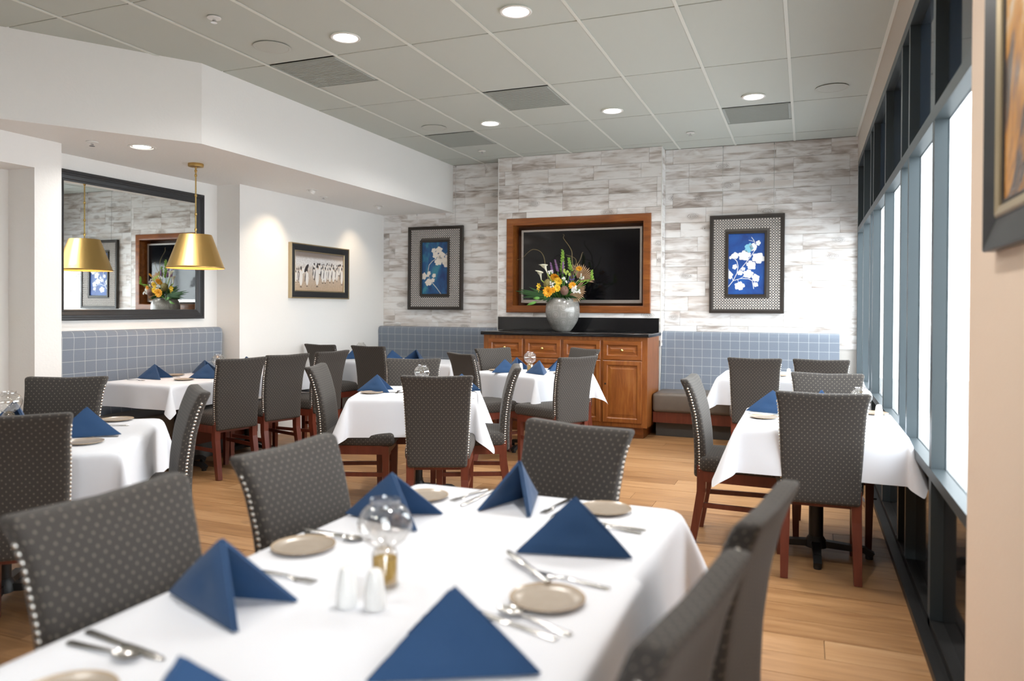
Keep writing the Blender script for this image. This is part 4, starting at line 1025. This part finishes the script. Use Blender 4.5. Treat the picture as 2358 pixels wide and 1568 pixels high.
# ------------------------------------------------------------------ vase and flowers (local frame at the vase foot)
VX, VY, VZ = -2.560, 8.0, 1.106
MBv = MB().lathe([(.001, .002), (.082, .0), (.088, .003), (.110, .026), (.134, .058), (.158, .098), (.176, .138), (.189, .180), (.195, .220), (.195, .258), (.189, .296), (.177, .332), (.160, .362), (.146, .381), (.141, .381), (.155, .355), (.18, .29), (.185, .22), (.15, .09), (.08, .02), (.001, .02)], 48, cap=False)
tag(MBv.build('vase', M['vase'], None, (VX, VY, VZ), 0, smooth=60), 'round silver-grey glazed vase with circle pattern on the black countertop', 'vase')
def fx(cx, cy, dy=0): return ((cx-745)*.000845, dy, (1468-cy)*.000792)
def root_at(x, dy): return (x*.25, dy*.4, .36)
def flower_thing(name, label, cat, pt, group=None):
    return empty(name, (VX+pt[0], VY+pt[1], VZ+pt[2]), 0, label, cat, group)
def stem(e, pt, m='leaf2', r=.0035):
    a = Vector(root_at(pt[0], pt[1])) - Vector(pt); mid = a*.5 + Vector((pt[0]*-.05, -.01, .02))
    MB().tube([a, a*.75+Vector((0, 0, .006)), mid, (0, 0, 0)], r, 6).build('stem', M[m], e)
def petals(n, r, w, tilt, rows=1, cup=0):
    mb = MB()
    for k in range(rows):
        rr = r*(1-.28*k); tl = tilt+.35*k
        for i in range(n):
            a = 2*PI*(i+.5*k)/n; d = Vector((math.cos(a), 0, math.sin(a))); s = Vector((-math.sin(a), 0, math.cos(a))); up = Vector((0, -1, 0))
            def q(t_, sd, lift=0): return d*(rr*t_*math.cos(tl)) + up*(rr*t_*math.sin(tl)+lift) + s*(w*sd)
            vs = [q(.08, -.35), q(.08, .35), q(.5, -1), q(.5, 0, .004), q(.5, 1), q(.85, -.75), q(.85, 0, .004), q(.85, .75), q(1.02, 0)]
            mb.add(vs, [(0, 1, 3), (0, 3, 2), (1, 4, 3), (2, 3, 6, 5), (3, 4, 7, 6), (5, 6, 8), (6, 7, 8)])
    return mb
def daisy(cx, cy, r, col, label, dy=-.16, n=11, rows=3, center='protea', tiltx=0):
    p = fx(cx, cy, dy); e = flower_thing('yellow_flower', label, 'flower', p, 'yellow blooms in the vase')
    petals(n, r, r*.24, .35, rows).build('petals', M[col], e, smooth=30).rotation_euler = (tiltx, 0, p[0]*1.5)
    MB().lathe([(r*.22, 0), (r*.2, .008), (.0005, .014)], 12, cap=False).build('centre', M[center], e).rotation_euler = (PI/2, 0, 0)
    stem(e, p)
daisy(695, 695, .062, 'orange', 'orange-yellow bloom at the top middle of the bouquet', -.14, tiltx=.6)
daisy(755, 755, .052, 'yellow', 'yellow bloom right below the top bloom, bouquet centre', -.18, tiltx=.4)
daisy(625, 905, .068, 'orange', 'largest orange bloom low over the vase rim', -.20)
daisy(745, 855, .046, 'yellow', 'yellow bloom beside the brown banksia ball', -.19)
daisy(935, 815, .048, 'orange', 'orange bloom beside white sprays at the bouquet side', -.15, tiltx=.3)
daisy(990, 570, .040, 'orange', 'orange bloom high up in front of the dried palm fan', -.06, tiltx=.7)
daisy(462, 820, .038, 'yellow', 'small yellow bloom above the dark fern leaves', -.12, n=6, rows=2)
daisy(448, 880, .030, 'yellow', 'smallest yellow bloom hanging beside the dark leaves', -.12, n=6, rows=1)
daisy(690, 885, .040, 'orange', 'small orange bloom beside the largest orange bloom', -.20, n=8)
def calla(cx, cy, label, bend, s=1):
    p = fx(cx, cy, -.08); e = flower_thing('calla_lily', label, 'flower', p, 'white calla lilies')
    mb = MB(); n = 16; rows = [(0, .004), (.03, .007), (.06, .012), (.085, .020), (.10, .030), (.108, .040)]
    vs = []
    for zz, r_ in rows:
        for i in range(n):
            a = 2*PI*i/n; ext = 1 + (.55 if zz > .08 else .1)*max(0, math.cos(a-PI))
            vs.append((r_*ext*math.cos(a)*s, r_*math.sin(a)*s, (zz + (.02 if zz > .09 else 0)*math.cos(a-PI))*s))
    mb.add(vs, [(k*n+i, k*n+(i+1) % n, (k+1)*n+(i+1) % n, (k+1)*n+i) for k in range(len(rows)-1) for i in range(n)])
    o = mb.build('bloom', M['calla'], e, smooth=80); o.rotation_euler = (.15, bend, 0)
    MB().tube([(0, 0, .01), (0, 0, .07*s)], .004, 6).build('spadix', M['yellow'], e).rotation_euler = (.15, bend, 0)
    stem(e, p, 'callag', .006)
calla(560, 640, 'white calla lily with open trumpet, the taller one', -.35)
calla(475, 735, 'white calla lily with open trumpet, the lower one', -.12, .92)
def spike(name, base, tip, col, label, cat, grp, r0, nblob, blob, dy=-.02, leafy=False):
    a, b = Vector(fx(*base, dy)), Vector(fx(*tip, dy)); e = flower_thing(name, label, cat, a, grp)
    d = b-a; rng = random.Random(base[0])
    mb = MB().tube([(0, 0, 0), d*.5+Vector((.004, 0, 0)), d], .003, 5); 
    mb.build('stalk', M['leaf2'], e)
    mb = MB()
    for k in range(nblob):
        t_ = (k+.5)/nblob; c_ = d*t_; ang = k*2.4; rr = r0*(1-.45*t_)
        o_ = c_ + Vector((math.cos(ang)*rr, math.sin(ang)*rr, rng.uniform(-.004, .004))); bl = blob*(1-.4*t_)
        if leafy: mb.lathe([(.002, -bl*.6), (bl*.6, -.2*bl), (bl, bl*.5), (bl*.8, bl*.55), (bl*.3, 0)], 8, o_, cap=False)
        else: mb.lathe([(.0005, -bl), (bl*.8, -bl*.4), (bl, bl*.2), (bl*.5, bl*.8), (.0005, bl)], 6, o_, cap=False)
    mb.build('florets', M[col], e, smooth=60)
    stem(e, fx(*base, dy))
spike('purple_spike', (605, 620), (580, 485), 'purple', 'short purple flower spike nearest the calla lilies', 'flower', 'purple flower spikes', .010, 34, .008)
spike('purple_spike', (680, 610), (640, 440), 'purple', 'tallest purple flower spike, leaning', 'flower', 'purple flower spikes', .010, 40, .008)
spike('purple_spike', (775, 640), (770, 475), 'purple', 'purple flower spike hugging the green bell stem', 'flower', 'purple flower spikes', .010, 38, .008, -.06)
spike('bell_stem', (735, 620), (742, 305), 'bell', 'tallest green bell-flower stem in the bouquet', 'flower', 'green bell stems', .018, 34, .019, 0, True)
spike('bell_stem', (855, 600), (825, 415), 'bell', 'medium green bell-flower stem beside the curly twig', 'flower', 'green bell stems', .017, 22, .017, 0, True)
spike('bell_stem', (1010, 765), (1180, 740), 'bell', 'green bell-flower stem curving out under the palm fan', 'flower', 'green bell stems', .014, 16, .015, -.1, True)
spike('bell_stem', (1180, 735), (1178, 605), 'bell', 'green bell-flower tip pointing up at the bouquet side', 'flower', 'green bell stems', .012, 14, .016, -.1, True)
def twig(pts, label, dy=0):
    P = [Vector(fx(*p, dy)) for p in pts]; e = flower_thing('curly_twig', label, 'branch', P[0], 'curly willow twigs')
    base = P[0].copy(); n = len(P)
    fine = []
    for i in range(n-1):
        for k in range(4):
            t_ = k/4; p0, p1, p2, p3 = P[max(i-1, 0)], P[i], P[i+1], P[min(i+2, n-1)]
            fine.append(.5*((2*p1)+(p2-p0)*t_+(2*p0-5*p1+4*p2-p3)*t_*t_+(3*p1-p0-3*p2+p3)*t_**3) - base)
    fine.append(P[-1]-base); m_ = len(fine)
    MB().tube(fine, [.0042-.0026*i/m_ for i in range(m_)], 6).build('twig', M['twig'], e)
    return e
twig([(590, 900), (540, 620), (515, 510), (495, 400), (440, 320), (340, 290), (260, 340), (190, 410), (100, 440)], 'curly willow twig arching far over the dark screen', -.05)
twig([(850, 800), (880, 540), (872, 420), (868, 330), (830, 250), (780, 180), (750, 130), (762, 95), (745, 80)], 'tallest curly willow twig rising from the bouquet', 0)
twig([(860, 800), (900, 560), (960, 480), (990, 410), (1005, 350), (1020, 345)], 'short curly willow twig with a bud at its tip', .02)
twig([(870, 820), (890, 560), (915, 470), (880, 410), (770, 370)], 'thin curly willow twig bending behind the bell stem', .05)
def fan(cx, cy, r, a0, a1, n, label, dy, tilt):
    p = fx(cx, cy, dy); e = flower_thing('palm_fan', label, 'dried palm', p, 'dried palm fans'); mb = MB()
    for i in range(n):
        a = a0+(a1-a0)*i/(n-1); w = (a1-a0)/n*.33
        def q(rr, aa, y_): return (rr*math.cos(aa), y_, rr*math.sin(aa))
        rt = r*(1+.05*math.sin(i*2.1))
        mb.add([q(.02, a-w, 0), q(.02, a+w, 0), q(rt*.82, a-w, .006), q(rt*.82, a, -.010), q(rt*.82, a+w, .006), q(rt, a, -.004), q(.02, a, -.006)], [(0, 6, 3, 2), (6, 1, 4, 3), (2, 3, 5), (3, 4, 5)])
    mb.build('blades', M['tan'], e, smooth=0).rotation_euler = (tilt, 0, 0)
    stem(e, p, 'tan', .004)
fan(940, 730, .185, -.15, 2.0, 17, 'dried tan palm fan at the top of the bouquet side', .06, .1)
fan(905, 880, .155, -2.0, .75, 20, 'dried tan palm fan drooping over the vase rim', -.06, -.1)
def bankball(cx, cy, r, col, label, dy, name, scaley=1.1, spikes=True):
    p = fx(cx, cy, dy); e = flower_thing(name, label, 'flower', p); mb = MB()
    mb.lathe([(.0005, -r*scaley), (r*.6, -r*.85*scaley), (r*.95, -r*.3), (r, .1*r), (r*.8, r*.65), (r*.35, r*scaley*.95), (.0005, r*scaley)], 16, cap=False)
    rng = random.Random(cx)
    for k in range(90):
        z_ = -.9+1.8*(k+.5)/90; a = k*2.4; rr = math.sqrt(max(.02, 1-z_*z_))*r*.97; c_ = Vector((rr*math.cos(a), rr*math.sin(a), z_*r*scaley)); d = c_.normalized()*r*.13
        s_ = Vector((-math.sin(a), math.cos(a), 0))*r*.09
        mb.add([c_-s_, c_+s_, c_+d+Vector((0, 0, r*.1)), c_-Vector((0, 0, r*.12))], [(0, 2, 1), (0, 3, 2), (3, 1, 2)])
    mb.build('head', M[col], e, smooth=30); stem(e, p)
bankball(840, 890, .046, 'banksia', 'round brown banksia ball low in the bouquet', -.19, 'banksia', 1.15)
bankball(592, 800, .050, 'protea', 'olive green artichoke-like bud beside the callas', -.14, 'artichoke_bud', 1.2)
def cluster(cx, cy, col, label, n=9, sp=.028, r=.011, dy=-.17, name='white_spray', cat='flower', grp='white flower sprays'):
    p = fx(cx, cy, dy); e = flower_thing(name, label, cat, p, grp); rng = random.Random(cx+cy); mb = MB()
    for k in range(n):
        o_ = Vector((rng.uniform(-sp, sp), rng.uniform(-.015, .01), rng.uniform(-sp, sp)))
        pt = petals(5, r, r*.42, .25)
        mb.add([(v_[0]+o_.x, v_[1]+o_.y, v_[2]+o_.z) for v_ in pt.v], pt.f)
    mb.build('florets', M[col], e, smooth=0); stem(e, p)
cluster(640, 620, 'whitef', 'white spray below the purple spikes', 7, .024)
cluster(838, 740, 'whitef', 'white spray above the banksia ball', 9, .03)
cluster(680, 805, 'whitef', 'white spray between olive bud and yellow bloom', 10, .032, dy=-.19)
cluster(1000, 870, 'whitef', 'white spray over the drooping palm fan', 14, .04, .013, -.15)
cluster(955, 865, 'whitef', 'white spray beside the orange side bloom', 8, .026, .012, -.16)
cluster(1030, 690, 'whitef', 'pale spray in front of the upper palm fan', 7, .028, .010, -.05)
cluster(840, 625, 'callag', 'pale green spray under the medium bell stem', 10, .036, .015, -.1, 'green_spray', 'flower', 'green sprays')
cluster(920, 740, 'violet', 'violet spray between twig and palm fan', 12, .045, .011, -.12, 'violet_spray', 'flower', 'violet sprays')
def blade(mb, a, b, w, droop=.02, y=0):
    a, b = Vector(a), Vector(b); d = b-a; s = Vector((-d.z, 0, d.x)).normalized(); N = 6; vs = []
    for i in range(N+1):
        t_ = i/N; ww = w*math.sin(PI*min(1, .12+.88*t_)**.8)*(1 if i < N else .02); c_ = a+d*t_ + Vector((0, -.02*math.sin(PI*t_), -droop*t_*t_))
        vs += [c_-s*ww, c_+Vector((0, -.004, 0)), c_+s*ww]
    mb.add(vs, [(i*3+k, (i+1)*3+k, (i+1)*3+k+1, i*3+k+1) for i in range(N) for k in range(2)])
p = fx(560, 960, -.12); e = flower_thing('palm_leaf', 'dark green fingered leaf spreading out beside the vase', 'leaf', p)
for q in [(90, 885), (150, 925), (150, 860), (200, 985), (300, 830), (350, 960), (250, 955)]:
    mb = MB(); b_ = Vector(fx(*q, -.10)) - Vector(p); blade(mb, (0, 0, 0), b_, .016, .0); mb.build('leaflet', M['leafg'], e, smooth=60)
p = fx(600, 985, -.16); e = flower_thing('leafy_sprig', 'bright green leaf sprig hanging over the vase rim', 'leaf', p)
for q in [(310, 1100), (400, 1000), (560, 960)]:
    mb = MB(); b_ = Vector(fx(*q, -.18)) - Vector(p); blade(mb, b_*.55, b_, .016, .0); mb.tube([(0, 0, 0), b_*.6], .0025, 5); mb.build('leaflet', M['leaf2'], e, smooth=60)
rng = random.Random(2); mb = MB()
for k in range(150):
    a = rng.uniform(0, 2*PI); el = rng.uniform(-.25, 1.1); r0 = rng.uniform(.05, .1); d = Vector((math.cos(a)*math.cos(el)*1.15, math.sin(a)*math.cos(el)*.8, math.sin(el)*1.0)); st = Vector((0, 0, .40)) + d*r0
    blade(mb, st, st+d*rng.uniform(.09, .17), rng.uniform(.010, .018), .02)
o = mb.build('foliage', [M['leafg']], None, (VX, VY, VZ), smooth=60); tag(o, 'dark green filler foliage crowding the vase mouth', 'foliage', None, 'stuff')
